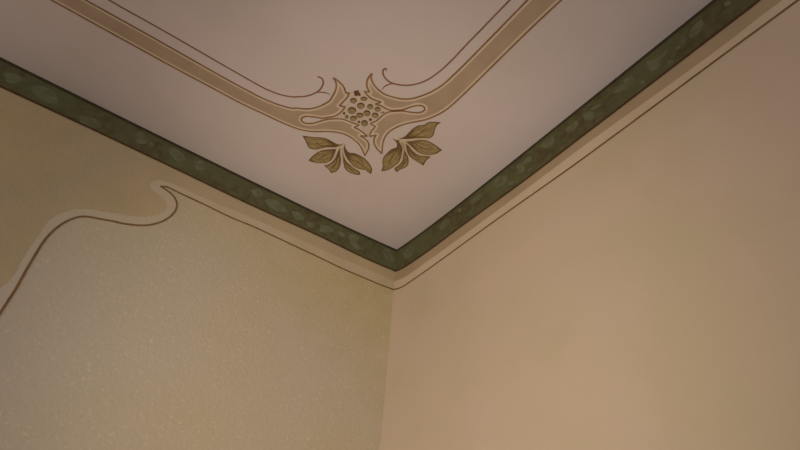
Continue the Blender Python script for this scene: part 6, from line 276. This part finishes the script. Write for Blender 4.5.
def ribbon(name, lines, w, place, d0, d1, mat, parent=None, taper=False):
    """a brush line of constant (or tapering) width following an open path"""
    bm = bmesh.new()
    parts = []
    for pts in lines:                          # lift the brush at hairpin tips
        cur = [Vector(pts[0])]
        for i in range(1, len(pts)):
            cur.append(Vector(pts[i]))
            if i < len(pts) - 1:
                u, v = (Vector(pts[i]) - Vector(pts[i - 1])).normalized(), (Vector(pts[i + 1]) - Vector(pts[i])).normalized()
                if u.dot(v) < -0.3:
                    parts.append(cur)
                    cur = [Vector(pts[i])]
        parts.append(cur)
    top = d1
    for k, P in enumerate(parts):
        d1 = top + 0.00003 * (k % 2)
        if place is not on_ceiling:            # follow the curve of the wall
            Q = [P[0]]
            for a, b in zip(P, P[1:]):
                n = max(1, int((b - a).length / 0.03))
                Q += [a.lerp(b, k / n) for k in range(1, n + 1)]
            P = Q
        rows = []
        for i, p in enumerate(P):
            a = (p - P[i - 1]).normalized() if i else None
            b = (P[i + 1] - p).normalized() if i < len(P) - 1 else None
            t = (a or b) if not (a and b) else a + b
            if t.length < 0.3:
                t = a
            t = t.normalized()
            n = Vector((-t.y, t.x))
            k = 1.0
            if a and b:
                k = min(1.6, 1 / max(0.3, abs(n.dot(Vector((-a.y, a.x))))))
            ww = w * k
            if taper:
                ww *= 0.35 + 0.65 * min(1, (len(P) - 1 - i) / 5)
            q = [p + n * ww / 2, p - n * ww / 2]
            rows.append([bm.verts.new(place(v.x, v.y, d)) for d in (d0, d1) for v in q])
        for u, v in zip(rows, rows[1:]):
            for i, j in ((0, 1), (1, 3), (3, 2), (2, 0)):
                bm.faces.new((u[i], u[j], v[j], v[i]))
        for e in (rows[0], rows[-1]):
            bm.faces.new((e[0], e[1], e[3], e[2]))
    bmesh.ops.recalc_face_normals(bm, faces=bm.faces[:])
    return link(name, bm, mat, parent)


def prism(name, plan, z0, z1, mat):
    bm = bmesh.new()
    f = bm.faces.new([bm.verts.new((x, y, z0)) for x, y in plan])
    r = bmesh.ops.extrude_face_region(bm, geom=[f])
    bmesh.ops.translate(bm, verts=[v for v in r['geom'] if isinstance(v, bmesh.types.BMVert)], vec=(0, 0, z1 - z0))
    bmesh.ops.triangulate(bm, faces=[f for f in bm.faces if len(f.verts) > 4])
    bmesh.ops.recalc_face_normals(bm, faces=bm.faces[:])
    o = link(name, bm, mat)
    o['kind'] = 'structure'
    return o


def rect(x0, y0, x1, y1):
    return [(x0, y0), (x1, y0), (x1, y1), (x0, y1)]


# ------------------------------------------------------------------ the room
T = 0.15
steps = [0.0251 + 0.02 * i for i in range(50)] + [1.1 + 0.3 * i for i in range(12)]
left_plan = [(s, left_y(s)) for s in steps if s < LX] + [(LX, left_y(LX)), (LX, -T), (-T, -T)]
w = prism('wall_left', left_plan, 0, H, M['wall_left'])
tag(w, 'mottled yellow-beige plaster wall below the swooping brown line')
steps = [0.017 + 0.02 * i for i in range(50)] + [1.1 + 0.3 * i for i in range(11)]
right_plan = [(right_x(s), s) for s in steps if s < LY] + [(right_x(LY), LY), (-T, LY), (-T, -T)]
w = prism('wall_right', right_plan, 0, H, M['wall_right'])
tag(w, 'smooth pinkish-beige plaster wall with only straight painted lines')
w = prism('ceiling', rect(-T, -T, LX + T, LY + T), H, H + 0.2, M['ceiling'])
tag(w, 'pale pinkish painted ceiling with scroll decoration')
prism('floor', rect(-T, -T, LX + T, LY + T), -0.1, 0, M['floor'])
prism('wall_front', rect(LX, -T, LX + T, LY + T), 0, H, M['wall_plain'])
prism('wall_back', rect(-T, LY, LX, LY + T), 0, H, M['wall_plain'])

# the green band under the ceiling
XL, XR = 0.0251, 0.017
for (name, key, place, s0, s1, lab) in (
        ('trim_1', 'L', on_left, XL, LX, 'dark green marbled border along the ceiling above the swooping brown line'),
        ('trim_2', 'R', on_right, XR, LY, 'dark green marbled border along the ceiling above the plain smooth wall')):
    low = DATA[key + 'green'] + [[s1, DATA[key + 'green'][-1][1]]]
    t = slab(name, [low + [[s1, 0], [s0, 0]]], place, 0.0, 0.0022, M['green'])
    tag(t, lab, kind='structure')
    ribbon('lower_edge', [low], 0.0095, place, 0.0022, 0.0028, M['green_edge'], t)
    ribbon('upper_edge', [[[s0, -0.007], [s1, -0.007]]], 0.014, place, 0.0022, 0.0028, M['green_dark'], t)
    for q in DATA[key + 'motif']:
        slab('leaf_motif', [q], place, 0.0022, 0.0026, M['sage'], t)

# ------------------------------------------------------------------ painted friezes on the walls
f = thing('painted_frieze', on_left(0.9, -0.25, 0),
          'tan frieze edged with cream and a thin brown line that curls into a swooping S', 'wall painting')
line, cream = DATA['Wline'], DATA['Wcream']
zt = -0.10
slab('tan_field', [cream + [[XL, zt], [LX - 0.02, zt], [LX - 0.02, cream[0][1]]]], on_left, 0.0002, 0.0006, M['tan_left'], f)
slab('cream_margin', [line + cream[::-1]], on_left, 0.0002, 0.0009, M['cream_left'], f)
ribbon('brown_line', [line], 0.0068, on_left, 0.0009, 0.0014, M['brown'], f)

f = thing('painted_frieze', on_right(0.9, -0.2, 0),
          'straight tan and cream frieze with a thin brown line on the smooth plain wall', 'wall painting')
line, cream = DATA['RWline'], DATA['RWcream']
slab('tan_field', [[[XR, zt]] + cream + [[cream[-1][0], zt]]], on_right, 0.0002, 0.0006, M['tan_right'], f)
slab('cream_margin', [cream + line[::-1]], on_right, 0.0002, 0.0009, M['cream_right'], f)
ribbon('brown_line', [line], 0.0068, on_right, 0.0009, 0.0014, M['brown'], f)

# ------------------------------------------------------------------ painted ornament on the ceiling
for key, lab, lab2, lab3 in (
        ('L', 'broad tan scroll band with brown outline and looped end left of the painted berries',
         'thin brown line with a curled tip and short twig, left of the painted berries',
         'left one of the two olive-brown painted leaf sprays'),
        ('R', 'broad tan scroll band with brown outline and looped end right of the painted berries',
         'thin brown line with a hooked curl and short twig, right of the painted berries',
         'right one of the two olive-brown painted leaf sprays')):
    o = DATA[key + '_outline']
    mid = o[len(o) // 2]
    t = thing('scroll_band', on_ceiling(mid[0], mid[1], 0), lab, 'painted scroll')
    slab('cream_margin', DATA[key + '_cream'], on_ceiling, 0.0002, 0.0005, M['cream'], t)
    slab('tan_fill', DATA[key + '_fill'], on_ceiling, 0.0005, 0.0010, M['tan'], t)
    ribbon('outline', [o], 0.0056, on_ceiling, 0.0005, 0.0013, M['brown_scroll'], t)

    q = DATA[key + '_tendril']
    t = thing('painted_tendril', on_ceiling(q[-1][0], q[-1][1], 0), lab2, 'painted line')
    ribbon('main_line', [q], 0.0054, on_ceiling, 0.0002, 0.0006, M['brown_red'], t)
    ribbon('twig', [DATA[key + '_tendril_b']], 0.0044, on_ceiling, 0.0002, 0.0007, M['brown_red'], t, True)

    q = DATA[key + '_stem'][0][0]
    t = thing('leaf_spray', on_ceiling(q[0], q[1], 0), lab3, 'painted leaves')
    for (edge, l1, l2, l3), vein, hatch in zip(DATA[key + '_leaf'], DATA[key + '_vein'], DATA[key + '_hatch']):
        b = slab('leaf', edge, on_ceiling, 0.0002, 0.0006, M['leaf_edge'], t)
        slab('blade', l1, on_ceiling, 0.0006, 0.0009, M['leaf_dark'], b)
        if l2:
            slab('blade_middle', l2, on_ceiling, 0.0009, 0.0012, M['leaf_mid'], b)
        if l3:
            slab('blade_centre', l3, on_ceiling, 0.0012, 0.0015, M['leaf_light'], b)
        if hatch:
            ribbon('brush_strokes', hatch, 0.0017, on_ceiling, 0.0012, 0.00165, M['leaf_stroke'], b, True)
        ribbon('vein', [vein], 0.0028, on_ceiling, 0.0012, 0.0017, M['leaf_vein'], b, True)
    for s in DATA[key + '_stem']:
        ribbon('stem', [s], 0.0038, on_ceiling, 0.0002, 0.0019, M['cream_stem'], t, True)

q = DATA['berry'][4][0][0]
t = thing('berry_cluster', on_ceiling(q[0], q[1], 0),
          'diamond of painted brown berries between the two scroll bands', 'painted berries')
slab('cream_ground', [DATA['ground']], on_ceiling, 0.0002, 0.0004, M['cream_ground'], t)
slab('stalk', [DATA['cap']], on_ceiling, 0.0002, 0.0007, M['stalk'], t)
for outer, inner in DATA['berry']:
    b = slab('berry', [outer], on_ceiling, 0.0002, 0.0006, M['berry_dark'], t)
    if inner:
        slab('light_side', [inner], on_ceiling, 0.0006, 0.0011, M['berry'], b)
